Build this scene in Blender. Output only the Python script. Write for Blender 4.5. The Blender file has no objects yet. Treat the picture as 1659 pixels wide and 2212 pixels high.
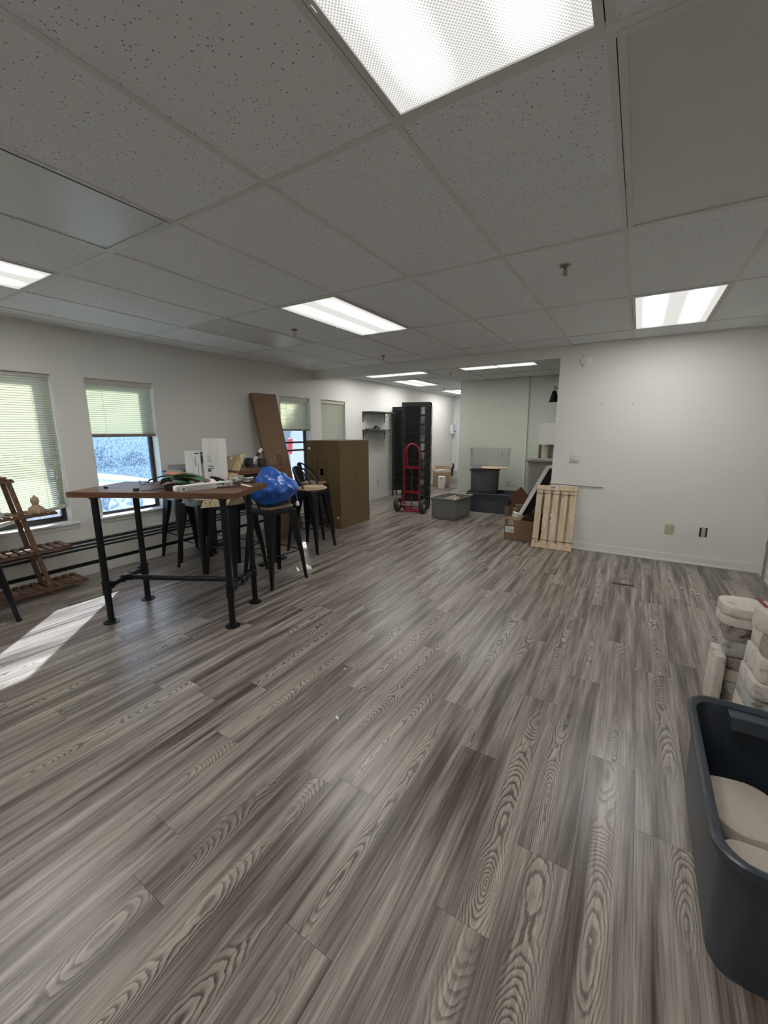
import bpy, bmesh, math, random
from mathutils import Vector, Matrix, noise
PI = math.pi
SC = bpy.context.scene
COL = SC.collection
rnd = random.Random(7)

# ------------------------------------------------------------------ camera
EYE = 1.47
cam_d = bpy.data.cameras.new('camera')
cam = bpy.data.objects.new('camera', cam_d)
COL.objects.link(cam)
cam_d.sensor_fit = 'HORIZONTAL'
cam_d.sensor_width = 36.0
cam_d.lens = 881.1 * 36.0 / 1659.0
cam_d.clip_start = 0.02
cam_d.clip_end = 300
RX = Vector((0.852, 0.523, -0.003)).normalized()
FW = Vector((-0.513, 0.835, -0.197)).normalized()
RX = (RX - FW * RX.dot(FW)).normalized()
UP = RX.cross(FW)
cam.matrix_world = Matrix(((RX.x, UP.x, -FW.x, 0), (RX.y, UP.y, -FW.y, 0), (RX.z, UP.z, -FW.z, EYE), (0, 0, 0, 1)))
SC.camera = cam

# ------------------------------------------------------------------ exposure, sky, sun
SC.view_settings.view_transform = 'Standard'
SC.view_settings.look = 'None'
SC.view_settings.gamma = 1.0
SC.view_settings.use_curve_mapping = False
SC.view_settings.exposure = 0.68
SC.cycles.max_bounces = 10
SC.cycles.diffuse_bounces = 6
SC.cycles.transparent_max_bounces = 24
SC.cycles.use_denoising = True
SC.cycles.sample_clamp_indirect = 6.0
LAMP = 7.5          # radiance of a lit tube seen through its lens
w = bpy.data.worlds.new('sky'); SC.world = w
w.use_nodes = True
nt = w.node_tree
sky = nt.nodes.new('ShaderNodeTexSky')
sky.sky_type = 'NISHITA'
sky.sun_disc = False
sky.sun_elevation = math.radians(27)
sky.sun_rotation = math.radians(-45)
nt.links.new(sky.outputs[0], nt.nodes['Background'].inputs[0])
nt.nodes['Background'].inputs[1].default_value = 0.24
sun_d = bpy.data.lights.new('sun', 'SUN')
sun_d.energy = 15.0
sun_d.angle = math.radians(0.6)
sun_d.color = (1.0, 0.985, 0.95)
sun = bpy.data.objects.new('sun', sun_d); COL.objects.link(sun)
sd = Vector((0.70 * math.cos(math.radians(28.5)), -0.71 * math.cos(math.radians(28.5)), -math.sin(math.radians(28.5))))
sun.rotation_euler = sd.to_track_quat('-Z', 'Y').to_euler()
sun.location = (-9, 8, 6)

# ------------------------------------------------------------------ node helpers
def new_mat(name):
    m = bpy.data.materials.new(name); m.use_nodes = True
    nt = m.node_tree; nt.nodes.clear()
    return m, nt
class G:
    """tiny node graph helper"""
    def __init__(s, name):
        s.m, s.t = new_mat(name)
        s.out = s.t.nodes.new('ShaderNodeOutputMaterial')
    def n(s, typ, **kw):
        nd = s.t.nodes.new(typ)
        for k, v in kw.items(): setattr(nd, k, v)
        return nd
    def l(s, a, b): s.t.links.new(a, b)
    def put(s, sock, v):
        if hasattr(v, 'is_linked') or hasattr(v, 'links'): s.l(v, sock)
        else: sock.default_value = v
    def math(s, op, a, b=0.0, c=0.0, clamp=False):
        nd = s.n('ShaderNodeMath', operation=op, use_clamp=clamp)
        s.put(nd.inputs[0], a); s.put(nd.inputs[1], b)
        if op in ('MULTIPLY_ADD', 'SMOOTH_MIN'): s.put(nd.inputs[2], c)
        return nd.outputs[0]
    def vmath(s, op, a, b):
        nd = s.n('ShaderNodeVectorMath', operation=op)
        s.put(nd.inputs[0], a); s.put(nd.inputs[1], b)
        return nd.outputs[0]
    def noise(s, vec, scale=1.0, detail=2.0, rough=0.5, dist=0.0):
        nd = s.n('ShaderNodeTexNoise')
        s.l(vec, nd.inputs['Vector']); nd.inputs['Scale'].default_value = scale
        nd.inputs['Detail'].default_value = detail; nd.inputs['Roughness'].default_value = rough
        nd.inputs['Distortion'].default_value = dist
        return nd.outputs[0]
    def ramp(s, fac, stops, interp='LINEAR'):
        nd = s.n('ShaderNodeValToRGB'); nd.color_ramp.interpolation = interp
        e = nd.color_ramp.elements
        while len(e) < len(stops): e.new(0.5)
        for i, (p, c) in enumerate(stops):
            e[i].position = p
            e[i].color = (c[0], c[1], c[2], 1) if hasattr(c, '__len__') else (c, c, c, 1)
        s.put(nd.inputs[0], fac)
        return nd.outputs[0]
    def smooth(s, v, a, b):
        nd = s.n('ShaderNodeMapRange', interpolation_type='SMOOTHSTEP', clamp=True)
        s.put(nd.inputs[0], v); nd.inputs[1].default_value = a; nd.inputs[2].default_value = b
        return nd.outputs[0]
    def mix(s, f, a, b, blend='MIX'):
        nd = s.n('ShaderNodeMix', data_type='RGBA', blend_type=blend)
        s.put(nd.inputs[0], f)
        for i, v in ((6, a), (7, b)):
            if isinstance(v, tuple) and len(v) == 3: v = (*v, 1)
            s.put(nd.inputs[i], v)
        return nd.outputs[2]
    def obj(s): return s.n('ShaderNodeTexCoord').outputs['Object']
    def rand(s): return s.n('ShaderNodeObjectInfo').outputs['Random']
    def bsdf(s, col, rough=0.5, metal=0.0, bump=None, bstr=0.2, bdist=0.002, **kw):
        b = s.n('ShaderNodeBsdfPrincipled')
        if isinstance(col, tuple) and len(col) == 3: col = (*col, 1)
        s.put(b.inputs['Base Color'], col); s.put(b.inputs['Roughness'], rough); s.put(b.inputs['Metallic'], metal)
        for k, v in kw.items(): s.put(b.inputs[k.replace('_', ' ')], v)
        if bump is not None:
            bn = s.n('ShaderNodeBump'); bn.inputs['Strength'].default_value = bstr; bn.inputs['Distance'].default_value = bdist
            s.l(bump, bn.inputs['Height']); s.l(bn.outputs[0], b.inputs['Normal'])
        s.l(b.outputs[0], s.out.inputs[0])
        return b
    def mapv(s, vec, scale, loc=(0, 0, 0)):
        return s.vmath('MULTIPLY', vec, scale)
def plain(name, col, rough=0.5, metal=0.0, var=0.06, scale=9.0, bump=0.0, **kw):
    g = G(name)
    n = g.noise(g.obj(), scale, 4, 0.6)
    f = g.math('MULTIPLY_ADD', g.math('SUBTRACT', n, 0.5), var * 2 / max(0.05, 1), 1.0)
    c = g.n('ShaderNodeVectorMath', operation='SCALE'); c.inputs[0].default_value = col; g.l(f, c.inputs['Scale'])
    if bump > 0:
        g.bsdf(c.outputs[0], rough, metal, g.noise(g.obj(), 220, 3, 0.6), bump, 0.002, **kw)
    else:
        g.bsdf(c.outputs[0], rough, metal, **kw)
    return g.m

# ------------------------------------------------------------------ materials
def wood_floor():
    g = G('grey_vinyl_plank')
    o = g.obj(); r = g.rand()
    off = g.n('ShaderNodeCombineXYZ'); g.l(g.math('MULTIPLY', r, 91.7), off.inputs[0]); g.l(g.math('MULTIPLY', r, 57.3), off.inputs[1]); g.l(g.math('MULTIPLY', r, 13.1), off.inputs[2])
    p = g.vmath('ADD', o, off.outputs[0])
    sep = g.n('ShaderNodeSeparateXYZ'); g.l(p, sep.inputs[0])
    lo = g.n('ShaderNodeSeparateXYZ'); g.l(o, lo.inputs[0])
    yv = g.n('ShaderNodeCombineXYZ'); g.l(sep.outputs[1], yv.inputs[1]); g.l(g.math('MULTIPLY', r, 77.0), yv.inputs[2])
    # growth rings of a log sawn nearly along its axis: nested arches and long ovals
    xc = g.math('ADD', g.math('MULTIPLY', g.math('SUBTRACT', g.noise(g.mapv(yv.outputs[0], (1, 0.8, 1)), 1.0, 1.0), 0.5), 0.14), g.math('MULTIPLY', g.math('SUBTRACT', g.math('FRACT', g.math('MULTIPLY', r, 17.3)), 0.5), 0.09))
    dep = g.math('ADD', g.math('MULTIPLY', g.math('SUBTRACT', g.noise(g.mapv(yv.outputs[0], (1, 1.35, 5)), 1.0, 1.5), 0.42), 0.30), g.math('MULTIPLY', lo.outputs[1], 0.05))
    dx = g.math('SUBTRACT', lo.outputs[0], xc)
    rad = g.math('SQRT', g.math('ADD', g.math('MULTIPLY', dx, dx), g.math('MULTIPLY', dep, dep)))
    warp = g.noise(g.mapv(p, (26, 11, 1)), 1.0, 2, 0.5)
    warp2 = g.noise(g.mapv(p, (90, 40, 1)), 1.0, 2, 0.5)
    rr_ = g.math('ADD', rad, g.math('ADD', g.math('MULTIPLY', g.math('SUBTRACT', warp, 0.5), 0.011), g.math('MULTIPLY', g.math('SUBTRACT', warp2, 0.5), 0.0028)))
    saw = g.math('FRACT', g.math('MULTIPLY', rr_, 155.0))
    rings = g.ramp(saw, [(0.0, 0.0), (0.20, 0.10), (0.42, 0.75), (0.90, 1.0), (1.0, 0.1)])
    near = g.math('SUBTRACT', 1.0, g.smooth(g.math('ABSOLUTE', dx), 0.020, 0.062))
    mask = g.math('MULTIPLY', g.smooth(g.noise(g.mapv(p, (5.0, 0.9, 3.0)), 1.0, 1.0, 0.4), 0.44, 0.58), g.math('MULTIPLY_ADD', near, 0.82, 0.18))
    fib = g.noise(g.mapv(p, (210, 5.0, 1)), 1.0, 2, 0.6)
    fib2 = g.noise(g.mapv(p, (70, 1.8, 1)), 1.0, 3, 0.65)
    streak = g.noise(g.mapv(p, (19.0, 0.95, 1)), 1.0, 3, 0.6)
    st = g.math('ADD', g.math('MULTIPLY', streak, 0.70), g.math('ADD', g.math('MULTIPLY', fib2, 0.26), g.math('MULTIPLY', g.math('SUBTRACT', r, 0.5), 0.045)))
    base = g.ramp(st, [(0.35, (0.058, 0.044, 0.038)), (0.43, (0.125, 0.102, 0.090)), (0.50, (0.205, 0.176, 0.160)), (0.61, (0.33, 0.295, 0.265))])
    dark = g.mix(1.0, base, (0.52, 0.50, 0.49), 'MULTIPLY')
    lightc = g.mix(0.62, base, (0.47, 0.425, 0.37))
    ringc = g.mix(rings, dark, lightc)
    c = g.mix(g.math('MULTIPLY', mask, 0.92), base, ringc)
    f = g.ramp(fib, [(0.34, 0.60), (0.5, 1.0), (0.66, 1.22)])
    c = g.mix(0.8, c, f, 'MULTIPLY')
    hgt = g.math('ADD', g.math('MULTIPLY', fib, 0.7), g.math('MULTIPLY', g.math('MULTIPLY', rings, mask), 0.4))
    rg = g.math('MULTIPLY_ADD', g.noise(g.mapv(p, (30, 9, 1)), 1.0, 3, 0.6), 0.10, 0.27)
    g.bsdf(c, rg, 0.0, hgt, 0.30, 0.0012, Specular_IOR_Level=0.5)
    return g.m
def wall_paint(name, col):
    g = G(name)
    geo = g.n('ShaderNodeNewGeometry').outputs['Position']
    n = g.noise(geo, 160, 3, 0.5)
    big = g.noise(geo, 1.3, 3, 0.5)
    c = g.mix(g.math('MULTIPLY', g.smooth(big, 0.35, 0.75), 0.10), col, (col[0] * 0.86, col[1] * 0.85, col[2] * 0.82))
    g.bsdf(c, 0.62, 0.0, n, 0.16, 0.002)
    return g.m
def tile_mat():
    g = G('mineral_fibre_tile')
    o = g.obj(); r = g.rand()
    off = g.n('ShaderNodeCombineXYZ'); g.l(g.math('MULTIPLY', r, 31.7), off.inputs[0]); g.l(g.math('MULTIPLY', r, 17.3), off.inputs[1])
    p = g.vmath('ADD', o, off.outputs[0])
    v = g.n('ShaderNodeTexVoronoi'); v.inputs['Scale'].default_value = 1.0
    wv = g.n('ShaderNodeTexNoise'); g.l(p, wv.inputs['Vector']); wv.inputs['Scale'].default_value = 60
    pv = g.vmath('ADD', g.mapv(p, (105, 82, 1)), g.vmath('MULTIPLY', wv.outputs['Color'], (0.5, 0.5, 0)))
    g.l(pv, v.inputs['Vector'])
    sel = g.n('ShaderNodeSeparateColor'); g.l(v.outputs['Color'], sel.inputs[0])
    rad = g.math('MULTIPLY', g.smooth(sel.outputs[0], 0.28, 1.0), 0.25)
    hole = g.math('LESS_THAN', v.outputs['Distance'], rad)
    v2 = g.noise(g.mapv(p, (420, 420, 1)), 1.0, 2, 0.7)
    pin = g.smooth(v2, 0.66, 0.74)
    rough = g.noise(g.mapv(p, (120, 120, 1)), 1.0, 4, 0.7)
    cc = g.mix(g.math('MULTIPLY', rough, 0.25), (0.79, 0.815, 0.82), (0.67, 0.69, 0.695))
    cc = g.mix(g.math('MULTIPLY', pin, 0.45), cc, (0.25, 0.24, 0.22))
    cc = g.mix(g.math('MULTIPLY', hole, 0.85), cc, (0.10, 0.09, 0.08))
    hg = g.math('SUBTRACT', g.math('MULTIPLY', rough, 0.4), g.math('ADD', hole, g.math('MULTIPLY', pin, 0.4)))
    g.bsdf(cc, 0.9, 0.0, hg, 0.35, 0.002)
    return g.m
def lens_mat(name, lit):
    """prismatic acrylic lens: lit ones give off the light of two tubes behind them"""
    g = G(name)
    o = g.obj()
    if not lit:
        v = g.noise(g.mapv(o, (300, 300, 1)), 1.0, 1, 0.5)
        g.bsdf(g.mix(0.5, (0.60, 0.60, 0.565), (0.56, 0.56, 0.53)), 0.35, 0.0, v, 0.12, 0.001)
        return g.m
    sep = g.n('ShaderNodeSeparateXYZ'); g.l(o, sep.inputs[0])
    x = g.math('ABSOLUTE', sep.outputs[0])
    y = g.math('ABSOLUTE', sep.outputs[1])
    # tubes at x = +-0.13: brightness falls between and beside them
    d = g.math('ABSOLUTE', g.math('SUBTRACT', x, 0.14))
    band = g.math('SUBTRACT', 1.0, g.smooth(d, 0.005, 0.10))
    ends = g.math('SUBTRACT', 1.0, g.smooth(y, 0.44, 0.60))
    s = g.math('MULTIPLY', band, ends)
    # hexagonal dimples
    vo = g.n('ShaderNodeTexVoronoi', feature='F1'); vo.inputs['Scale'].default_value = 1.0; vo.inputs['Randomness'].default_value = 0.0
    st = g.n('ShaderNodeVectorRotate'); st.inputs['Angle'].default_value = PI / 4; g.l(g.mapv(o, (135, 135, 0)), st.inputs[0])
    g.l(st.outputs[0], vo.inputs['Vector'])
    dot = g.math('SUBTRACT', 1.0, g.smooth(vo.outputs['Distance'], 0.26, 0.46))
    lo = g.math('MULTIPLY_ADD', s, 0.22, 0.34)
    hi = g.math('MULTIPLY_ADD', g.math('POWER', s, 2.2), LAMP * 5.2, 0.60)
    e = g.math('ADD', g.math('MULTIPLY', hi, g.math('SUBTRACT', 1.0, dot)), g.math('MULTIPLY', lo, dot))
    em = g.n('ShaderNodeEmission'); em.inputs[0].default_value = (1.0, 0.982, 0.935, 1)
    g.l(e, em.inputs[1]); g.l(em.outputs[0], g.out.inputs[0])
    return g.m
def slat_mat():
    g = G('blind_slat_cream')
    d = g.n('ShaderNodeBsdfDiffuse'); d.inputs[0].default_value = (0.58, 0.57, 0.47, 1)
    t = g.n('ShaderNodeBsdfTranslucent'); t.inputs[0].default_value = (0.62, 0.64, 0.42, 1)
    m = g.n('ShaderNodeMixShader'); m.inputs[0].default_value = 0.21
    g.l(d.outputs[0], m.inputs[1]); g.l(t.outputs[0], m.inputs[2]); g.l(m.outputs[0], g.out.inputs[0])
    return g.m
def glass_mat(name, haze, hcol=(0.55, 0.70, 1.0), tint=(0.93, 0.97, 1.0)):
    g = G(name)
    tr = g.n('ShaderNodeBsdfTransparent'); tr.inputs[0].default_value = (*tint, 1)
    gl = g.n('ShaderNodeBsdfGlossy'); gl.inputs['Roughness'].default_value = 0.02
    lw = g.n('ShaderNodeLayerWeight'); lw.inputs[0].default_value = 0.5
    fr = g.math('MULTIPLY_ADD', g.math('POWER', lw.outputs['Facing'], 4.0), 0.7, 0.03)
    m = g.n('ShaderNodeMixShader'); g.l(fr, m.inputs[0]); g.l(tr.outputs[0], m.inputs[1]); g.l(gl.outputs[0], m.inputs[2])
    tl = g.n('ShaderNodeBsdfTranslucent'); tl.inputs[0].default_value = (*hcol, 1)
    n = g.noise(g.obj(), 55, 4, 0.75)
    f = g.math('MULTIPLY', g.smooth(n, 0.25, 0.8), haze)
    m2 = g.n('ShaderNodeMixShader'); g.l(f, m2.inputs[0]); g.l(m.outputs[0], m2.inputs[1]); g.l(tl.outputs[0], m2.inputs[2])
    g.l(m2.outputs[0], g.out.inputs[0])
    return g.m
def card_mat(name, col):
    g = G(name)
    o = g.obj()
    n = g.noise(g.mapv(o, (1.5, 1.5, 1.5)), 1.0, 3, 0.5)
    fl = g.noise(g.mapv(o, (60, 60, 400)), 1.0, 2, 0.5)
    c = g.mix(n, (col[0] * 1.12, col[1] * 1.12, col[2] * 1.12), (col[0] * 0.86, col[1] * 0.86, col[2] * 0.86))
    c = g.mix(g.math('MULTIPLY', fl, 0.12), c, (col[0] * 0.7, col[1] * 0.7, col[2] * 0.7))
    g.bsdf(c, 0.75, 0.0, fl, 0.08, 0.001)
    return g.m
def timber(name, dark, light, scale=(40, 3, 40), rough=0.5, knots=False):
    g = G(name)
    o = g.obj()
    n = g.noise(g.mapv(o, scale), 1.0, 4, 0.6, 0.4)
    c = g.mix(g.smooth(n, 0.28, 0.72), dark, light)
    if knots:
        v = g.n('ShaderNodeTexVoronoi'); g.l(g.vmath('ADD', g.mapv(o, (9, 9, 7)), (3.3, 1.1, 0.4)), v.inputs['Vector']); v.inputs['Scale'].default_value = 1.0
        k = g.math('LESS_THAN', v.outputs['Distance'], 0.085)
        c = g.mix(g.math('MULTIPLY', k, 0.9), c, (0.10, 0.055, 0.025))
    g.bsdf(c, rough, 0.0, n, 0.1, 0.001)
    return g.m
def plaster_mat(name, col, dirt, amt=0.5, scale=9.0):
    g = G(name)
    o = g.obj()
    n = g.noise(o, scale, 5, 0.7)
    f = g.smooth(n, 0.52, 0.70)
    n2 = g.noise(g.mapv(o, (40, 40, 12)), 1.0, 4, 0.7)
    f2 = g.math('MULTIPLY', g.smooth(n2, 0.5, 0.75), 0.5)
    c = g.mix(g.math('MULTIPLY', f, amt), col, dirt)
    c = g.mix(g.math('MULTIPLY', f2, amt), c, (dirt[0] * 0.8 + 0.1, dirt[1] * 0.8 + 0.1, dirt[2] * 0.8 + 0.1))
    g.bsdf(c, 0.85, 0.0, g.noise(o, 90, 4, 0.6), 0.15, 0.002)
    return g.m
M = {
 'floor': wood_floor(),
 'wall': wall_paint('wall_paint_white', (0.70, 0.70, 0.675)),
 'wall_green': wall_paint('wall_paint_sage_white', (0.62, 0.66, 0.585)),
 'wall_bright': wall_paint('wall_paint_cool_white', (0.74, 0.74, 0.76)),
 'trim': plain('trim_white', (0.68, 0.68, 0.65), 0.45),
 'tile': tile_mat(),
 'grid': plain('ceiling_grid_white', (0.66, 0.67, 0.655), 0.5, var=0.03),
 'grid_frame': plain('fixture_frame_grey', (0.62, 0.63, 0.61), 0.4, var=0.03),
 'dark_gap': plain('shadow_gap_dark', (0.03, 0.03, 0.03), 0.9),
 'lens_on': lens_mat('prismatic_lens_lit', True),
 'lens_off': lens_mat('prismatic_lens_unlit', False),
 'slat': slat_mat(),
 'cord': plain('blind_cord', (0.62, 0.61, 0.52), 0.8),
 'rail': plain('blind_headrail', (0.50, 0.49, 0.42), 0.5),
 'rail_dark': plain('blind_bottom_rail', (0.20, 0.17, 0.14), 0.5),
 'sash': plain('dark_bronze_sash', (0.018, 0.016, 0.014), 0.35),
 'glass': glass_mat('window_glass', 0.10),
 'glass_hazy': glass_mat('window_glass_dusty_screen', 0.16, (0.42, 0.66, 1.0), (0.88, 0.94, 1.0)),
 'plastic_clear': glass_mat('clear_plastic', 0.14, (0.85, 0.87, 0.85), (0.96, 0.97, 0.96)),
 'heater': plain('heater_enamel', (0.58, 0.57, 0.53), 0.45),
 'black': plain('black_metal', (0.016, 0.016, 0.018), 0.42, 0.4),
 'black_flat': plain('black_matte', (0.010, 0.010, 0.011), 0.6),
 'stool': plain('gunmetal_paint', (0.016, 0.018, 0.023), 0.34, 0.6),
 'stool_window_lit': plain('gunmetal_window_light', (0.105, 0.135, 0.125), 0.36, 0.5),  # gunmetal again, with the window's reflection painted in as sage grey
 'pipe': plain('black_pipe', (0.014, 0.016, 0.02), 0.38, 0.6),
 'table_top': timber('brown_stained_top', (0.075, 0.030, 0.013), (0.155, 0.066, 0.030), (4, 40, 40), 0.32),
 'seat_wood': timber('worn_seat_wood', (0.17, 0.115, 0.07), (0.30, 0.215, 0.14), (4, 50, 40), 0.5),
 'stand_wood': timber('brown_slat_wood', (0.075, 0.038, 0.020), (0.17, 0.092, 0.050), (6, 50, 40), 0.5),
 'pine': timber('pale_pine', (0.56, 0.42, 0.27), (0.74, 0.60, 0.43), (30, 30, 2.2), 0.55, True),
 'board_wood': timber('pale_board', (0.48, 0.36, 0.24), (0.60, 0.47, 0.33), (3, 40, 40), 0.5),
 'card': card_mat('brown_cardboard', (0.205, 0.125, 0.068)),
 'card_olive': card_mat('olive_cardboard', (0.145, 0.103, 0.045)),
 'card_light': card_mat('light_cardboard', (0.36, 0.24, 0.14)),
 'card_dark': card_mat('dark_cardboard', (0.16, 0.07, 0.04)),
 'tape': plain('packing_tape', (0.20, 0.125, 0.06), 0.25),
 'tape_grey': plain('clear_tape', (0.36, 0.30, 0.27), 0.25),
 'white_paper': plain('white_paper', (0.72, 0.72, 0.70), 0.6, var=0.04),
 'print': plain('black_print', (0.03, 0.03, 0.035), 0.6),
 'print_grey': plain('grey_print', (0.28, 0.28, 0.30), 0.6),
 'red': plain('red_paint', (0.33, 0.012, 0.028), 0.32, 0.2),
 'rubber': plain('tyre_rubber', (0.035, 0.037, 0.035), 0.7, bump=0.2),
 'steel': plain('steel', (0.45, 0.45, 0.45), 0.35, 0.9),
 'chrome': plain('brass_chrome', (0.30, 0.24, 0.17), 0.3, 0.9),
 'tote_grey': plain('grey_plastic', (0.185, 0.185, 0.175), 0.48, bump=0.06),
 'tote_dark': plain('slate_plastic', (0.052, 0.060, 0.075), 0.45, bump=0.06),
 'tote_mid': plain('slate_grey_plastic', (0.085, 0.090, 0.100), 0.45, bump=0.06),
 'tote_pale': plain('pale_grey_plastic', (0.30, 0.30, 0.265), 0.5, bump=0.06),
 'tote_blue': plain('dark_slate_plastic', (0.034, 0.043, 0.058), 0.36, bump=0.08),
 'plaster': plaster_mat('pale_plaster', (0.60, 0.53, 0.46), (0.40, 0.33, 0.27), 0.35),
 'plaster_white': plaster_mat('white_plaster', (0.64, 0.60, 0.55), (0.16, 0.13, 0.11), 0.75, 12.0),
 'plaster_grey': plaster_mat('grey_plaster', (0.44, 0.43, 0.42), (0.10, 0.075, 0.055), 0.85, 14.0),
 'plaster_brown': plaster_mat('stained_plaster', (0.34, 0.30, 0.27), (0.07, 0.04, 0.03), 0.95, 18.0),
 'strap_red': plain('red_strap', (0.22, 0.02, 0.015), 0.6),
 'strap_dark': plain('dark_strap', (0.06, 0.05, 0.04), 0.7),
 'leaf': plain('green_leaf', (0.06, 0.155, 0.075), 0.45, var=0.35, scale=30),
 'pink': plain('dusty_pink_cloth', (0.50, 0.20, 0.15), 0.85, var=0.2, scale=30),
 'peg': plain('tan_pegboard', (0.45, 0.36, 0.20), 0.6),
 'brown_leather': plain('brown_leather', (0.06, 0.035, 0.025), 0.55),
 'mug': plain('grey_green_mug', (0.045, 0.055, 0.055), 0.25),
 'clay': plain('beige_clay', (0.36, 0.24, 0.17), 0.8),
 'plate': plain('beige_plate', (0.45, 0.42, 0.29), 0.45),
 'device': plain('white_plastic', (0.72, 0.72, 0.70), 0.4, var=0.03),
 'blue_item': plain('blue_plastic', (0.10, 0.22, 0.60), 0.4),
 'grass': plain('hedge_leaves', (0.40, 0.52, 0.10), 0.7, var=0.5, scale=40),
 'bush': plain('bush_leaves', (0.035, 0.075, 0.04), 0.8, var=0.6, scale=6),
 'asphalt': plain('concrete_pavement', (0.36, 0.36, 0.35), 0.9),
 'facade': plain('stucco', (0.50, 0.52, 0.53), 0.9, var=0.3, scale=6),
 'car_paint': plain('car_paint_silver', (0.55, 0.60, 0.68), 0.22, 0.55, var=0.02),
 'van_paint': plain('van_paint_white', (0.80, 0.82, 0.84), 0.3, 0.0, var=0.02),
 'car_glass': plain('car_glass', (0.03, 0.04, 0.05), 0.08, 0.0),
 'tail_red': plain('tail_lamp', (0.65, 0.03, 0.03), 0.25),
}
def bag_mat():
    g = G('blue_tarp')
    n = g.noise(g.obj(), 14, 4, 0.6)
    g.bsdf(g.mix(n, (0.004, 0.045, 0.26), (0.012, 0.11, 0.50)), 0.30, 0.0, g.noise(g.obj(), 30, 4, 0.6), 0.35, 0.006)
    return g.m
M['bag'] = bag_mat()

# ------------------------------------------------------------------ mesh helpers
class B:
    def __init__(s): s.v = []; s.f = []
    def add(s, vs, fs, mt=None):
        k = len(s.v)
        if mt is not None: vs = [mt @ Vector(v) for v in vs]
        s.v += [tuple(v) for v in vs]; s.f += [tuple(i + k for i in f) for f in fs]
        return s
    def box(s, c, d, mt=None):
        x, y, z = c; a, b, e = d[0] / 2, d[1] / 2, d[2] / 2
        vs = [(x + i * a, y + j * b, z + k * e) for k in (-1, 1) for j in (-1, 1) for i in (-1, 1)]
        return s.add(vs, [(0, 2, 3, 1), (4, 5, 7, 6), (0, 1, 5, 4), (2, 6, 7, 3), (0, 4, 6, 2), (1, 3, 7, 5)], mt)
    def bb(s, x0, x1, y0, y1, z0, z1, mt=None):
        return s.box(((x0 + x1) / 2, (y0 + y1) / 2, (z0 + z1) / 2), (x1 - x0, y1 - y0, z1 - z0), mt)
    def loft(s, rings, cap0=True, cap1=True, mt=None):
        n = len(rings[0]); vs = [p for r in rings for p in r]; fs = []
        for k in range(len(rings) - 1):
            for i in range(n):
                j = (i + 1) % n
                fs.append((k * n + i, k * n + j, (k + 1) * n + j, (k + 1) * n + i))
        if cap0: fs.append(tuple(reversed(range(n))))
        if cap1: fs.append(tuple((len(rings) - 1) * n + i for i in range(n)))
        return s.add(vs, fs, mt)
    def lathe(s, prof, n=24, c=(0, 0, 0), mt=None, cap=True):
        rings = [[(c[0] + r * math.cos(2 * PI * i / n), c[1] + r * math.sin(2 * PI * i / n), c[2] + z) for i in range(n)] for r, z in prof]
        return s.loft(rings, cap, cap, mt)
    def cyl(s, p0, p1, r0, r1=None, n=12):
        r1 = r0 if r1 is None else r1
        return s.tube([p0, p1], [r0, r1], n)
    def tube(s, pts, r, n=8, closed=False):
        pts = [Vector(p) for p in pts]
        rs = r if hasattr(r, '__len__') else [r] * len(pts)
        rings = []; prev = None
        for i, p in enumerate(pts):
            a = pts[i - 1] if (i > 0 or closed) else p
            b = pts[(i + 1) % len(pts)] if (i < len(pts) - 1 or closed) else p
            t = (b - a).normalized()
            if prev is None:
                u = t.cross(Vector((0, 0, 1)))
                if u.length < 1e-3: u = t.cross(Vector((1, 0, 0)))
            else: u = prev - t * prev.dot(t)
            u.normalize(); prev = u
            vv = t.cross(u)
            rings.append([tuple(p + (u * math.cos(2 * PI * k / n) + vv * math.sin(2 * PI * k / n)) * rs[i]) for k in range(n)])
        if closed: rings.append(rings[0])
        return s.loft(rings, not closed, not closed)
    def beam(s, p0, p1, wd, ht, up=(0, 0, 1), w1=None, h1=None):
        p0 = Vector(p0); p1 = Vector(p1); t = (p1 - p0).normalized()
        u = t.cross(Vector(up)); u.normalize(); v = u.cross(t)
        w1 = wd if w1 is None else w1; h1 = ht if h1 is None else h1
        r = []
        for p, a, b in ((p0, wd / 2, ht / 2), (p1, w1 / 2, h1 / 2)):
            r.append([tuple(p + u * i * a + v * j * b) for i, j in ((-1, -1), (1, -1), (1, 1), (-1, 1))])
        return s.loft(r)
def rrect(cx, cy, hx, hy, r, z, n=5):
    r = min(r, hx * 0.99, hy * 0.99); pts = []
    for qx, qy, a0 in ((1, 1, 0), (-1, 1, 90), (-1, -1, 180), (1, -1, 270)):
        for k in range(n + 1):
            a = math.radians(a0 + 90 * k / n)
            pts.append((cx + qx * (hx - r) + r * math.cos(a), cy + qy * (hy - r) + r * math.sin(a), z))
    return pts
def obj(name, b, mat, parent=None, smooth=None, bevel=0.0, seg=2, kind=None, label=None, mesh=None):
    if mesh is None:
        mesh = bpy.data.meshes.new(name)
        mesh.from_pydata(b.v, [], b.f); mesh.update()
        bm = bmesh.new(); bm.from_mesh(mesh); bmesh.ops.recalc_face_normals(bm, faces=bm.faces); bm.to_mesh(mesh); bm.free()
        if mat is not None: mesh.materials.append(M[mat] if isinstance(mat, str) else mat)
        if smooth is not None:
            for p in mesh.polygons: p.use_smooth = True
            try: mesh.set_sharp_from_angle(angle=math.radians(smooth))
            except Exception: pass
    o = bpy.data.objects.new(name, mesh); COL.objects.link(o)
    if parent is not None: o.parent = parent
    if bevel > 0:
        md = o.modifiers.new('edge', 'BEVEL'); md.width = bevel; md.segments = seg; md.limit_method = 'ANGLE'; md.angle_limit = math.radians(40)
        md.harden_normals = False
    if kind: o['kind'] = kind
    if label: o['label'] = label
    return o
def tag(o, label=None, cat=None, group=None):
    if label: o['label'] = label
    if cat: o['category'] = cat
    if group: o['group'] = group
    return o
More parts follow.
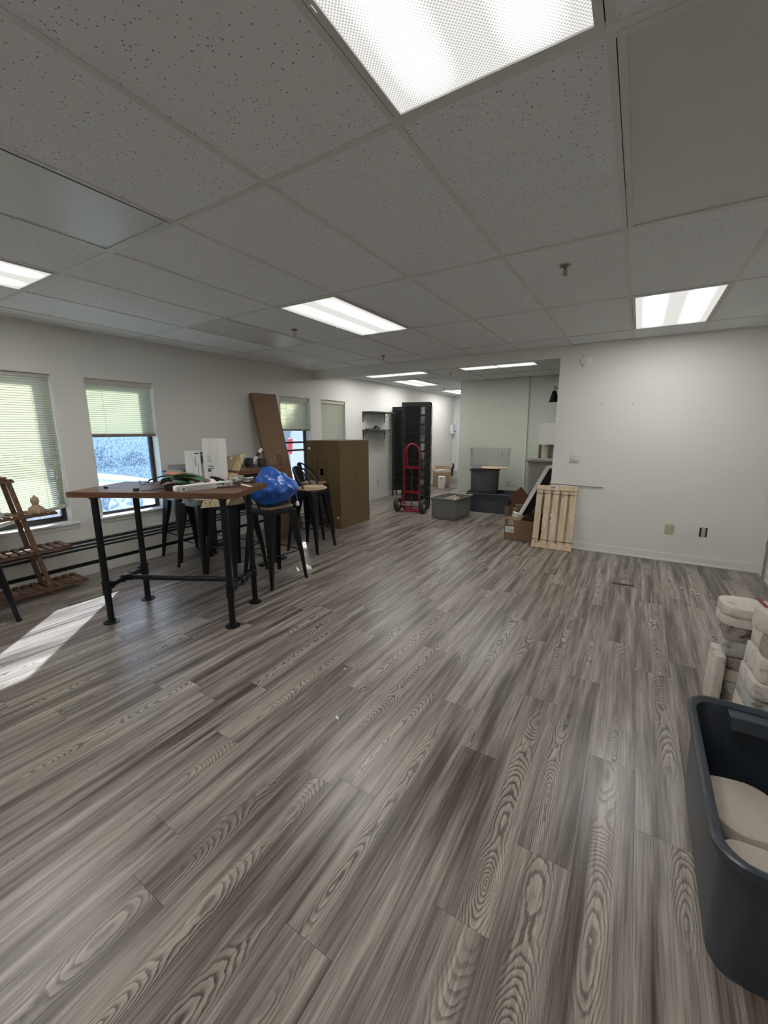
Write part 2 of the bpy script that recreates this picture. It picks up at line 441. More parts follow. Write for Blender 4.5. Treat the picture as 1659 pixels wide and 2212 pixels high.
def thing(name, label, cat, loc=(0, 0, 0), rz=0.0, group=None):
    o = bpy.data.objects.new(name, None); COL.objects.link(o)
    o.empty_display_size = 0.1
    o.location = loc; o.rotation_euler = (0, 0, rz)
    return tag(o, label, cat, group)
def dup(root, loc=None, rz=None, label=None, group=None):
    def cp(o, par):
        c = o.copy(); COL.objects.link(c); c.parent = par
        for ch in kids.get(o.name, []): cp(ch, c)
        return c
    kids = {}
    for o in list(COL.objects):
        if o.parent: kids.setdefault(o.parent.name, []).append(o)
    r = cp(root, None)
    if loc is not None: r.location = loc
    if rz is not None: r.rotation_euler = (0, 0, rz)
    if label: r['label'] = label
    if group: r['group'] = group
    return r
def struct(name, b, mat, **kw):
    return obj(name, b, mat, kind='structure', **kw)
def text_bm(body, size, depth=0.0004):
    cu = bpy.data.curves.new('txt', 'FONT'); cu.body = body; cu.size = size; cu.extrude = depth; cu.align_x = 'CENTER'; cu.align_y = 'CENTER'
    o = bpy.data.objects.new('txt', cu); COL.objects.link(o)
    dg = bpy.context.evaluated_depsgraph_get(); dg.update()
    me = bpy.data.meshes.new_from_object(o.evaluated_get(dg))
    b = B(); b.v = [tuple(v.co) for v in me.vertices]; b.f = [tuple(p.vertices) for p in me.polygons]
    bpy.data.objects.remove(o); bpy.data.curves.remove(cu); bpy.data.meshes.remove(me)
    return b
def moved(b, mt):
    b.v = [tuple(mt @ Vector(v)) for v in b.v]; return b
def wobble(b, amt, sc, seed=0):
    b.v = [tuple(Vector(v) + noise.noise_vector(Vector(v) * sc + Vector((seed, seed * 2, 0))) * amt) for v in b.v]; return b

# ================================================================== STRUCTURE
WL, WR, YF, YB, CZ = -4.77, 1.225, 5.47, -3.2, 2.438
YE = 11.75            # end wall of the second room
# floor: sub floor + individual vinyl planks
floor = struct('floor', B().bb(WL - 0.1, 3.2, YB - 0.1, YE + 0.1, -0.12, -0.004), 'dark_gap')
PW, PL = 0.18, 1.22
pm = obj('floor_plank', B().bb(-PW / 2 + .0004, PW / 2 - .0004, 0.0005, PL - 0.0005, -0.004, 0.0), 'floor', floor, kind=None)
first = [True]
known = {}
for k, yo in {-9: 1.078, -8: 0.662, -5: 1.175, -4: 1.89, -3: 1.626, -2: 0.95, -1: 1.28, 0: 1.88, 1: 1.57, 2: 0.55, -6: 0.83 + .3, -7: 1.72}.items(): known[k] = yo
plank_xy = []
k0 = math.floor((WL - 0.134) / PW); k1 = math.ceil((WR - 0.134) / PW)
for k in range(k0, k1 + 1):
    xc = 0.134 - PW / 2 + k * PW
    r = random.Random(k * 31 + 5)
    yo = known.get(k, r.uniform(0, PL))
    y = yo - 10 * PL
    while y < YE:
        plank_xy.append((xc, y)); y += PL
def in_view(x, y):
    d = Vector((x, y, -EYE)); z = d.dot(FW)
    if z < 0.15: return False
    return abs(881 * d.dot(RX) / z) < 900 and abs(881 * d.dot(UP) / z) < 1180
cand = []
for xc, y in plank_xy:
    if y < YB - PL or y > YE: continue
    vis = any(in_view(xc, y + t * PL) for t in (0, 0.25, 0.5, 0.75, 1.0))
    if xc > -3.2 and y > 8.2: vis = False
    dist = math.hypot(xc, y + PL / 2)
    cand.append((0 if vis else 1, dist, xc, y))
cand.sort()
rest = B()
for i, (nv, dist, xc, y) in enumerate(cand):
    if nv == 0 and i < 290:
        if first[0]: o = pm; first[0] = False
        else: o = pm.copy(); COL.objects.link(o)
        o.location = (xc, y, 0)
    else:
        rest.bb(xc - PW / 2 + .0004, xc + PW / 2 - .0004, y + .0005, y + PL - .0005, -0.004, 0.0)
obj('floor_planks', rest, 'floor', floor, kind='stuff')

# left wall with four window openings
WIN = [(1.08, 1.795), (2.04, 2.755), (4.69, 5.405), (5.665, 6.385)]
WZ0, WZ1, WT = 0.555, 2.01, 0.17
b = B(); ys = [YB - 0.1]
for y0, y1 in WIN:
    b.bb(WL - WT, WL, ys[-1], y0, 0, CZ + 0.1)
    b.bb(WL - WT, WL, y0, y1, 0, WZ0); b.bb(WL - WT, WL, y0, y1, WZ1, CZ + 0.1); ys.append(y1)
b.bb(WL - WT, WL, ys[-1], YE + 0.1, 0, CZ + 0.1)
struct('wall_left', b, 'wall')
struct('wall_right', B().bb(WR, WR + 0.12, YB - 0.1, 5.47, 0, CZ + 0.1), 'wall')
struct('wall_back', B().bb(WL - 0.1, WR + 0.1, YB - 0.12, YB, 0, CZ + 0.1), 'wall')
XJ = -0.885
struct('wall_far', B().bb(XJ, 3.2, YF, YF + 0.13, 0, CZ + 0.1), 'wall')
struct('trim_1', B().bb(WL, XJ, YF, YF + 0.13, 2.305, CZ + 0.1), 'wall', label='white dropped header beam across the opening')
XP = -3.19
struct('wall_partition', B().bb(XP, 3.2, 8.2, 8.32, 0, CZ + 0.1), 'wall_green')
struct('wall_end', B().bb(WL - 0.1, XP + 0.2, YE, YE + 0.12, 0, CZ + 0.1), 'wall_bright')
struct('wall_hidden', B().bb(XP, XP + 0.12, 8.32, YE, 0, CZ + 0.1), 'wall_bright')
struct('wall_side', B().bb(3.1, 3.2, YF, 8.3, 0, CZ + 0.1), 'wall')
def baseboard(name, x0, x1, y0, y1, axis, sgn, h=0.085):
    b = B()
    if axis == 'x':
        b.bb(x0, x1, min(y0, y0 + sgn * 0.014), max(y0, y0 + sgn * 0.014), 0, h)
        b.bb(x0, x1, min(y0, y0 + sgn * 0.009), max(y0, y0 + sgn * 0.009), h, h + 0.010)
        b.bb(x0, x1, min(y0, y0 + sgn * 0.028), max(y0, y0 + sgn * 0.028), 0, 0.018)
    else:
        b.bb(min(x0, x0 + sgn * 0.014), max(x0, x0 + sgn * 0.014), y0, y1, 0, h)
        b.bb(min(x0, x0 + sgn * 0.009), max(x0, x0 + sgn * 0.009), y0, y1, h, h + 0.010)
        b.bb(min(x0, x0 + sgn * 0.028), max(x0, x0 + sgn * 0.028), y0, y1, 0, 0.018)
    struct(name, b, 'trim', bevel=0.002)
baseboard('baseboard_far', XJ, WR, YF, YF, 'x', -1)
baseboard('baseboard_right', WR, WR, YB, YF, 'y', -1)
baseboard('baseboard_left', WL, WL, 4.6, YE, 'y', 1)
baseboard('baseboard_partition', XP, 3.1, 8.2, 8.2, 'x', -1)
baseboard('baseboard_end', WL, XP, YE, YE, 'x', -1)
struct('trim_2', B().bb(-0.62, -0.285, YF - 0.006, YF, 0.780, 0.788), 'trim', label='thin horizontal moulding strip on the far wall')

# ceiling: slab, grid bars and lay-in tiles
ceil = struct('ceiling', B().bb(WL - 0.1, 3.2, YB - 0.1, YE + 0.1, CZ + 0.07, CZ + 0.17), 'dark_gap')
GX = [-0.7684 + 0.6096 * k for k in range(-7, 8)]
GY = [1.336 + 1.2192 * k for k in range(-4, 9)]
fix = {}   # (ix, iy) -> lit?
def ci(x, y): return (round((x + 0.7684) / 0.6096), round((y - 1.336) / 1.2192))
for x, y, lit in ((-0.768, 0.117, 1), (-2.597, 0.117, 0), (-3.816, 0.117, 1), (-2.597, 2.555, 1), (-3.816, 2.555, 0), (-0.159, 1.336, 0), (-0.159, 3.774, 1),
                  (-4.426, 7.431, 1), (-4.426, 9.870, 1), (-1.378, -2.321, 1), (-3.207, -2.321, 1)):
    fix[ci(x, y)] = lit
rot_cells = [(-4.426, 6.212), (-3.816, 6.212), (-2.597, 6.212), (-1.988, 6.212)]
skip = {ci(x, y) for x, y in rot_cells}
def clip_rect(x0, x1, y0, y1):
    out = []
    # room one
    a0, a1, c0, c1 = max(x0, WL), min(x1, WR), max(y0, YB), min(y1, YF)
    if a1 - a0 > 0.03 and c1 - c0 > 0.03: out.append((a0, a1, c0, c1))
    a0, a1, c0, c1 = max(x0, WL), min(x1, 3.1), max(y0, YF + 0.13), min(y1, 8.2)
    if a1 - a0 > 0.03 and c1 - c0 > 0.03: out.append((a0, a1, c0, c1))
    a0, a1, c0, c1 = max(x0, WL), min(x1, XP), max(y0, 8.2), min(y1, YE)
    if a1 - a0 > 0.03 and c1 - c0 > 0.03: out.append((a0, a1, c0, c1))
    return out
tile_full = None
def add_tile(x0, x1, y0, y1):
    global tile_full
    for a0, a1, c0, c1 in clip_rect(x0, x1, y0, y1):
        if abs(a1 - a0 - 0.6096) < 0.01 and abs(c1 - c0 - 1.2192) < 0.01:
            if tile_full is None:
                tile_full = obj('ceiling_tile', B().bb(-0.303, 0.303, -0.608, 0.608, 0.0035, 0.02), 'tile', ceil); o = tile_full
            else: o = tile_full.copy(); COL.objects.link(o)
            o.location = ((a0 + a1) / 2, (c0 + c1) / 2, CZ)
        else:
            o = obj('ceiling_tile', B().bb(-(a1 - a0) / 2, (a1 - a0) / 2, -(c1 - c0) / 2, (c1 - c0) / 2, 0.0035, 0.02), 'tile', ceil)
            o.location = ((a0 + a1) / 2, (c0 + c1) / 2, CZ)
for i in range(-7, 7):
    for j in range(-4, 9):
        if (i, j) in fix or (i, j) in skip: continue
        x0 = -0.7684 + 0.6096 * i; y0 = 1.336 + 1.2192 * j
        add_tile(x0, x0 + 0.6096, y0, y0 + 1.2192)
add_tile(-4.426, -3.207, 6.822, 7.431); add_tile(-2.597, -1.378, 6.822, 7.431)
def bar(x0, x1, y0, y1):
    e = 0.0007 if x1 - x0 > 0.1 else 0.0      # cross tees hang a hair lower than the runners
    obj('grid_bar', B().bb(x0, x1, y0, y1, CZ - 0.001 - e, CZ + 0.006), 'grid', ceil)
for x in GX:
    if WL < x < WR: bar(x - 0.012, x + 0.012, YB, YF)
    if WL < x < 3.1: bar(x - 0.012, x + 0.012, YF + 0.13, 8.2)
    if WL < x < XP: bar(x - 0.012, x + 0.012, 8.2, YE)
for y in GY:
    if YB < y < YF: bar(WL, WR, y - 0.012, y + 0.012)
    elif YF + .13 < y < 8.2: bar(WL, 3.1, y - 0.012, y + 0.012)
    elif 8.2 < y < YE: bar(WL, XP, y - 0.012, y + 0.012)
# wall angle
for nm, a in (('w', (WL, WL + 0.02, YB, YF)), ('e', (WR - 0.02, WR, YB, YF)), ('n', (WL, WR, YF - 0.02, YF)), ('w2', (WL, WL + 0.02, YF + 0.13, YE))):
    bar(*a)

# ------------------------------------------------------------------ light fixtures
def fixture(x, y, lit, label, group=None, rot=0.0):
    t = thing('ceiling_light', label, 'light', (x, y, CZ), rot, group)
    fb = B(); W, L, f = 0.2925, 0.5975, 0.022
    def rc(a, b_, z): return [(-a, -b_, z), (a, -b_, z), (a, b_, z), (-a, b_, z)]
    fb.loft([rc(W, L, 0.012), rc(W, L, -0.004), rc(W - f, L - f, -0.004), rc(W - f, L - f, 0.012), rc(W, L, 0.012)], False, False)
    obj('frame', fb, 'grid_frame', t)
    for s in (-1, 1): obj('shadow_gap', B().bb(s * (W + 0.0015) - 0.0013, s * (W + 0.0015) + 0.0013, -L + 0.02, L - 0.02, -0.0024, 0.004), 'dark_gap', t)
    obj('lens', B().bb(-W + f, W - f, -L + f, L - f, 0.001, 0.004), 'lens_on' if lit else 'lens_off', t)
    obj('latch', B().box((-W + 0.008, 0.18, -0.006), (0.008, 0.02, 0.004)), 'grid_frame', t)
    return t
fixture(-0.4636, 0.7264, 1, 'large glowing ceiling light with dimpled lens, overhead at the top edge of the photo', 'lit ceiling panels')
fixture(-2.2922, 0.7264, 0, 'unlit ceiling panel light between the glowing one overhead and the windowed wall', 'unlit ceiling panels')
fixture(-3.5114, 0.7264, 1, 'glowing ceiling light nearest the windowed wall, above the plant stand', 'lit ceiling panels')
fixture(-2.2922, 3.1646, 1, 'glowing ceiling light over the middle of the room beyond the pub table', 'lit ceiling panels')
fixture(-3.5114, 3.1646, 0, 'unlit ceiling panel light above the second table and its stools', 'unlit ceiling panels')
fixture(0.1460, 1.9456, 0, 'large unlit ceiling panel light with open metal latch frame', 'unlit ceiling panels')
fixture(0.1460, 4.3836, 1, 'glowing ceiling light by the far blank wall, before the smoke alarm', 'lit ceiling panels')
fixture(-4.1212, 8.0406, 1, 'glowing ceiling light in the second room above the black lockers', 'lit ceiling panels')
fixture(-4.1212, 10.479, 1, 'glowing ceiling light at the far end of the second room corridor', 'lit ceiling panels')
fixture(-3.816, 6.517, 1, 'crosswise glowing ceiling light just behind the header beam, over the wall shelves', 'lit ceiling panels', PI / 2)
fixture(-1.988, 6.517, 1, 'crosswise glowing ceiling light just behind the header beam, over the stacked totes', 'lit ceiling panels', PI / 2)
fixture(-1.073, -1.712, 1, 'added ceiling light, unseen behind the viewer, brightening the room', 'lit ceiling panels')  # unseen panel added behind the camera for more room light
fixture(-2.902, -1.712, 1, 'second added ceiling light, unseen behind the viewer near the windowed wall', 'lit ceiling panels')  # also added out of view to brighten the room

# sprinklers
def sprinkler(x, y, label):
    t = thing('fire_sprinkler', label, 'sprinkler', (x, y, CZ), rnd.uniform(0, 3), 'ceiling sprinklers')
    obj('escutcheon', B().lathe([(0.0, 0.0), (0.034, 0.0), (0.032, -0.004), (0.016, -0.008), (0.012, -0.012), (0.0, -0.012)], 20), 'chrome', t, smooth=40)
    s = B().cyl((0, 0, -0.01), (0, 0, -0.022), 0.010); s.tube([(0.009, 0, -0.02), (0.014, 0, -0.03), (0.004, 0, -0.048)], 0.0025, 6); s.tube([(-0.009, 0, -0.02), (-0.014, 0, -0.03), (-0.004, 0, -0.048)], 0.0025, 6)
    s.cyl((0, 0, -0.022), (0, 0, -0.048), 0.0022)
    obj('sprinkler_head', s, 'chrome', t, smooth=40)
    obj('deflector', B().lathe([(0.0, -0.048), (0.017, -0.049), (0.017, -0.051), (0.0, -0.051)], 14), 'chrome', t)
sprinkler(-0.479, 2.885, 'brass sprinkler head in the ceiling near the glowing panel by the far wall')
sprinkler(-2.983, 3.186, 'sprinkler head in the ceiling between the glowing panel and the unlit panel')
sprinkler(-2.991, 4.862, 'sprinkler head in the ceiling just before the header beam')
sprinkler(-2.901, 6.944, 'sprinkler head in the second room between its two crosswise lights')
sprinkler(-4.08, 9.40, 'sprinkler head in the second room corridor before the last light')

# ------------------------------------------------------------------ windows, blinds
slat_me = None
def window(i, y0, y1, glass, bottom_rail_z, style):
    """y0..y1 opening; style: plain pane / double hung bars"""
    c = (y0 + y1) / 2; W = y1 - y0; XO = WL - WT
    fr = B(); t = 0.018
    # white lining of the reveal
    fr.bb(XO, WL + 0.002, y0, y0 + t, WZ0, WZ1); fr.bb(XO, WL + 0.002, y1 - t, y1, WZ0, WZ1)
    fr.bb(XO, WL + 0.002, y0 + t, y1 - t, WZ1 - t, WZ1)
    o = struct('window_%d' % i, fr, 'trim', bevel=0.002)
    sl = B().bb(XO, WL + 0.035, y0 - 0.03, y1 + 0.03, WZ0 - 0.004, WZ0 + 0.018); sl.bb(WL, WL + 0.014, y0 - 0.02, y1 + 0.02, WZ0 - 0.045, WZ0 - 0.004)
    obj('window_sill', sl, 'trim', o, bevel=0.003)
    sb = B(); a, d = y0 + t, y1 - t; z0, z1 = WZ0 + 0.018, WZ1 - t; s = 0.038
    xs0, xs1 = XO + 0.02, XO + 0.055
    sb.bb(xs0, xs1, a, a + s, z0, z1); sb.bb(xs0, xs1, d - s, d, z0, z1)
    sb.bb(xs0, xs1, a + s, d - s, z0, z0 + (0.03 if style == 'thin' else 0.055)); sb.bb(xs0, xs1, a + s, d - s, z1 - s, z1)
    if style == 'bars':
        for zz in (1.128, 1.258): sb.bb(xs0, xs1, a + s, d - s, zz, zz + 0.028)
    obj('sash', sb, 'sash' if style != 'thin' else 'sash', o, bevel=0.002)
    obj('pane', B().bb(XO + 0.034, XO + 0.038, a + s, d - s, z0 + 0.02, z1 - s), glass, o)
    return o
window(1, *WIN[0], 'glass', 0, 'single')
window(2, *WIN[1], 'glass_hazy', 0, 'thin')
window(3, *WIN[2], 'glass', 0, 'bars')
window(4, *WIN[3], 'glass', 0, 'single')
def blind(y0, y1, zb, label, tilt=62, skew=0.0, gap_z=None, xoff=0.045, cords=True):
    """venetian blind: headrail, one part per slat, ladder cords, bottom rail"""
    global slat_me
    c = (y0 + y1) / 2; W = y1 - y0 - 0.045
    X = WL - xoff
    t = thing('window_blind', label, 'blind', (X, c, WZ1 - 0.02), 0, 'venetian blinds')
    hb = B().bb(-0.017, 0.017, -W / 2, W / 2, -0.028, 0.0)
    if not cords: hb.bb(0.018, 0.024, -W / 2 - 0.01, W / 2 + 0.01, -0.055, 0.004)
    obj('headrail', hb, 'rail', t, bevel=0.002)
    if slat_me is None:
        b = B(); n = 5; L = 0.335; pr = []
        for k in range(n):
            u = -1 + 2 * k / (n - 1); pr.append((u * 0.0120, 0.0036 * (1 - u * u)))
        ring0 = [(x, -L, z) for x, z in pr] ; ring1 = [(x, L, z) for x, z in pr]
        vs = ring0 + ring1; fs = [(k, k + 1, n + k + 1, n + k) for k in range(n - 1)]
        me = bpy.data.meshes.new('blind_slat'); me.from_pydata(vs, [], fs)
        for p in me.polygons: p.use_smooth = True
        me.materials.append(M['slat']); slat_me = me
    z = -0.042; pitch = 0.0212; zend = zb - (WZ1 - 0.02); k = 0
    z_list = []
    while z > zend + 0.03:
        z_list.append(z); z -= pitch
    n = len(z_list)
    for i, z in enumerate(z_list):
        o = obj('slat', None, None, t, mesh=slat_me)
        f = i / max(1, n - 1)
        sk = skew * max(0, (f - 0.55) / 0.45) ** 1.5
        o.location = (0, 0, z + (0.0 if skew == 0 else -0.0)); o.rotation_euler = (sk, math.radians(tilt), 0)
        o.location.z = z - abs(math.tan(sk)) * 0.0
    sk = skew
    rb = obj('bottom_rail', B().bb(-0.014, 0.014, -W / 2, W / 2, -0.012, 0.020), 'rail_dark' if zb > 0.8 else 'rail', t, bevel=0.002)
    rb.location = (0, 0, zend + 0.012); rb.rotation_euler = (sk, 0, 0)
    for yy in (-W * 0.27, W * 0.27):
        obj('ladder_cord', B().tube([(0.014, yy, -0.028), (0.014, yy, zend + 0.012)], 0.0014, 5), 'cord', t)
    if cords:
        yy = W / 2 - 0.07
        obj('pull_cord', B().tube([(0.026, yy, -0.02), (0.028, yy + 0.01, -0.95)], 0.0014, 5), 'cord', t)
        obj('cord_tassel', B().lathe([(0.0, 0.02), (0.006, 0.018), (0.010, 0.0), (0.0, -0.002)], 10, (0.028, yy + 0.01, -0.97)), 'cord', t, smooth=40)
        obj('pull_cord', B().tube([(0.026, yy - 0.02, -0.02), (0.027, yy, -1.12)], 0.0011, 5), 'cord', t)
        obj('cord_tassel', B().lathe([(0.0, 0.02), (0.006, 0.018), (0.010, 0.0), (0.0, -0.002)], 10, (0.027, yy, -1.14)), 'cord', t, smooth=40)
    return t
blind(*WIN[0], 0.66, 'cream blind lowered almost to the sill with a crooked bottom, beside the plant stand', -52, skew=0.20)
blind(*WIN[1], 1.405, 'cream blind raised half way over the window with the parked car outside', -56, cords=False)
blind(*WIN[2], 1.46, 'cream blind raised half way over the barred window beside the leaning cardboard', -56, cords=False)
blind(*WIN[3], 0.60, 'cream blind fully lowered on the window behind the large brown carton', -60, cords=False)
# valance over window two
# baseboard heater
ht = thing('baseboard_heater', 'long white baseboard heater with dark louvre slots under the windows', 'heater', (WL, 0, 0))
Y0, Y1 = 0.2, 4.55
hb = B(); hb.bb(0.0, 0.055, Y0, Y1, 0.145, 0.268); hb.bb(0.0, 0.050, Y0, Y1, 0.372, 0.392)
hb.bb(0.0, 0.012, Y0, Y1, 0.268, 0.38)
obj('housing', hb, 'heater', ht, bevel=0.002)
for zz in (0.300, 0.335): obj('louvre', B().bb(0.012, 0.052, Y0, Y1, zz - 0.004, zz + 0.004), 'heater', ht)
obj('heater_core', B().bb(0.002, 0.03, Y0 + .01, Y1 - .01, 0.27, 0.37), 'tote_dark', ht)
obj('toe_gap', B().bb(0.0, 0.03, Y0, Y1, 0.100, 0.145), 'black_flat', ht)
obj('base_strip', B().bb(0.0, 0.035, Y0, Y1, 0.0, 0.100), 'trim', ht, bevel=0.003)
for yy in (Y0, Y1 - 0.02): obj('end_cap', B().bb(0.0, 0.060, yy, yy + 0.02, 0.0, 0.395), 'heater', ht, bevel=0.003)

# ================================================================== FIXTURES ON WALLS
t = thing('smoke_alarm', 'round white smoke alarm high on the far wall next to the opening', 'alarm', (-0.611, YF, 2.248))
Rm = Matrix.Rotation(PI / 2, 4, 'X')
obj('base', B().lathe([(0.0, 0.0), (0.066, 0.0), (0.066, 0.012), (0.058, 0.018), (0.0, 0.018)], 28, mt=Rm), 'device', t, smooth=35)
obj('cover', B().lathe([(0.048, 0.018), (0.045, 0.034), (0.030, 0.040), (0.0, 0.041)], 28, mt=Rm), 'device', t, smooth=35)
for a in range(0, 360, 60):
    obj('vent', B().box((0.054 * math.cos(math.radians(a)), -0.020, 0.054 * math.sin(math.radians(a))), (0.012, 0.004, 0.004)), 'print_grey', t)
t = thing('thermostat', 'white thermostat with a round dial on the far wall', 'thermostat', (-0.627, YF, 1.147))
obj('case', B().box((0, -0.014, 0), (0.088, 0.028, 0.126)), 'device', t, bevel=0.006, seg=3)
obj('dial', B().lathe([(0.0, 0.028), (0.027, 0.028), (0.027, 0.036), (0.020, 0.042), (0.0, 0.042)], 24, mt=Matrix.Translation((0.004, 0, -0.022)) @ Rm), 'device', t, smooth=35)
obj('dial_ring', B().lathe([(0.027, 0.0275), (0.030, 0.0275), (0.030, 0.0295), (0.027, 0.0295)], 24, mt=Matrix.Translation((0.004, 0, -0.022)) @ Rm), 'print_grey', t)
t = thing('wall_plate', 'blank beige wall plate low on the far wall', 'wall plate', (0.400, YF, 0.367))
obj('plate', B().box((0, -0.003, 0), (0.088, 0.006, 0.112)), 'plate', t, bevel=0.003)
for s in (-1, 1): obj('screw', B().cyl((0, -0.006, s * 0.042), (0, -0.0075, s * 0.042), 0.004), 'plate', t)
t = thing('power_outlet', 'beige duplex outlet with no cover plate in a dark wall cut-out', 'outlet', (0.703, YF, 0.370))
obj('recess', B().box((0, -0.0005, 0), (0.068, 0.001, 0.104)), 'black_flat', t)
obj('body', B().box((0, -0.004, 0), (0.034, 0.007, 0.098)), 'plate', t, bevel=0.002)
for s in (-1, 1):
    obj('socket', B().lathe([(0.0, 0.0), (0.0165, 0.0), (0.016, 0.004), (0.0, 0.004)], 16, mt=Matrix.Translation((0, -0.0075, s * 0.021)) @ Rm), 'plate', t, smooth=40)
    for q in (-1, 1): obj('slot', B().box((q * 0.006, -0.0118, s * 0.021 + 0.003), (0.002, 0.001, 0.008)), 'black_flat', t)
def small_outlet(loc, rz, label):
    t = thing('power_outlet', label, 'outlet', loc, rz)
    obj('plate', B().box((0, -0.003, 0), (0.072, 0.006, 0.115)), 'plate', t, bevel=0.002)
    for s in (-1, 1): obj('socket', B().box((0, -0.007, s * 0.022), (0.030, 0.003, 0.028)), 'trim', t, bevel=0.002)
small_outlet((-2.125, 8.2, 0.41), 0, 'small beige outlet on the partition behind the dark totes')
small_outlet((WL, 7.508, 0.356), PI / 2, 'small outlet low on the windowed wall between big carton and lockers')
for i, (x, z) in enumerate(((-0.394, 1.747), (-0.095, 1.747), (-0.40, 1.757))):
    tag(obj('nail_hole', B().cyl((x, YF, z), (x, YF - 0.002, z), 0.006 if i < 2 else 0.003), 'print_grey'), ['dark nail hole in the far wall nearer the opening', 'dark nail hole in the middle of the far blank wall', 'faint smaller nail hole just above the one nearer the opening'][i], 'nail hole', 'nail holes in the far wall')
for i, (px_, pz) in enumerate(((-2.50, 1.90), (-2.47, 1.905), (-2.31, 1.90), (-2.17, 1.90), (-2.17, 1.82), (-2.52, 1.82), (-2.19, 1.55), (-2.50, 1.50))):
    tag(obj('nail_hole', B().cyl((px_, 8.2, pz), (px_, 8.197, pz), 0.008), 'print_grey'), 'small dark nail hole in the sage partition wall', 'nail hole', 'nail holes in the partition')
t = thing('conduit', 'white vertical conduit pipe up the sage partition wall', 'pipe', (-1.83, 8.2, 0))
obj('pipe', B().cyl((0.02, -0.018, 0.1), (-0.01, -0.018, CZ), 0.016, n=10), 'wall_green', t, smooth=40)
obj('coupling', B().cyl((0, -0.018, 1.93), (0, -0.018, 1.99), 0.022, n=10), 'trim', t, smooth=40)
t = thing('conduit', 'thin white conduit on the end wall below the white dispenser box', 'pipe', (-4.66, YE, 0))
obj('pipe', B().cyl((0, -0.012, 0.1), (0, -0.012, 1.7), 0.012, n=8), 'trim', t, smooth=40)
obj('coupling', B().cyl((0, -0.012, 1.66), (0, -0.012, 1.72), 0.02, n=8), 'trim', t, smooth=40)
t = thing('wall_dispenser', 'white wall dispenser with blue lever in the far corner of the second room', 'dispenser', (WL, 11.58, 1.49))
obj('case', B().box((0.05, 0, 0), (0.10, 0.16, 0.26)), 'device', t, bevel=0.01)
obj('lever', B().box((0.12, 0.02, -0.07), (0.05, 0.07, 0.05)), 'blue_item', t, bevel=0.01)
# wall sconce behind the jamb
t = thing('wall_sconce', 'black cone shade wall lamp with pale wooden cap just inside the opening', 'lamp', (-0.985, 5.80, 1.82))
obj('shade', B().lathe([(0.068, 0.0), (0.030, 0.128), (0.022, 0.136), (0.018, 0.134), (0.064, 0.002)], 28, cap=False), 'black_flat', t, smooth=50)
obj('cap', B().lathe([(0.0, 0.130), (0.023, 0.130), (0.024, 0.19), (0.020, 0.200), (0.0, 0.203)], 20), 'board_wood', t, smooth=40)
obj('arm', B().tube([(0.02, 0, 0.170), (0.13, 0, 0.172), (0.16, -0.04, 0.172), (0.16, -0.19, 0.172)], 0.006, 8), 'black', t, smooth=40)
obj('wall_mount', B().lathe([(0.0, 0.0), (0.045, 0.0), (0.04, 0.02), (0.0, 0.02)], 20, mt=Matrix.Translation((0.16, -0.20, 0.172)) @ Matrix.Rotation(-PI / 2, 4, 'X')), 'black', t, smooth=40)
# wall shelves with brackets
def wall_shelf(z, label):
    t = thing('wall_shelf', label, 'shelf', (WL, 7.38, z), 0, 'two wall shelves')
    obj('board', B().bb(0.0, 0.255, -0.45, 0.45, 0.0, 0.018), 'tote_mid', t, bevel=0.002)
    for yy in (-0.42, 0.42):
        bk = B().bb(0.0, 0.006, yy - 0.013, yy + 0.013, -0.19, 0.0); bk.bb(0.0, 0.20, yy - 0.013, yy + 0.013, -0.006, 0.0)
        bk.beam((0.004, yy, -0.10), (0.11, yy, -0.004), 0.008, 0.006, (0, 1, 0))
        obj('bracket', bk, 'black', t)
    return t
wall_shelf(1.820, 'upper grey wall shelf on black brackets near the lockers')
wall_shelf(1.462, 'lower grey wall shelf on black brackets holding a dark cap')
t = thing('baseball_cap', 'dark cap and folded cloth lying on the lower wall shelf', 'cap', (WL + 0.13, 7.28, 1.480))
cr = B(); R_ = []
for k in range(7):
    a = k / 6 * PI / 2; R_.append((0.085 * math.cos(a) if k < 6 else 0.0, 0.085 * math.sin(a)))
obj('crown', B().lathe(R_, 20), 'black_flat', t, smooth=50)
obj('brim', wobble(B().loft([rrect(0.02, 0.12, 0.055, 0.06, 0.04, 0.0), rrect(0.02, 0.12, 0.052, 0.057, 0.04, 0.008)]), 0.004, 9), 'mug', t, smooth=40)
t2 = obj('folded_cloth', B().loft([rrect(0, 0, 0.08, 0.12, 0.03, 0.0), rrect(0, 0, 0.078, 0.115, 0.03, 0.02)]), 'black_flat', smooth=40)
t2.location = (WL + 0.13, 7.06, 1.480); tag(t2, 'flat dark folded cloth at the end of the lower wall shelf', 'cloth')
t3 = obj('tape_roll', B().lathe([(0.022, 0.0), (0.022, 0.014), (0.012, 0.014), (0.012, 0.0), (0.022, 0.0)], 18, cap=False), 'white_paper', smooth=40)
t3.location = (WL + 0.235, 7.27, 1.480); tag(t3, 'small white roll beside the cap on the lower wall shelf', 'roll')
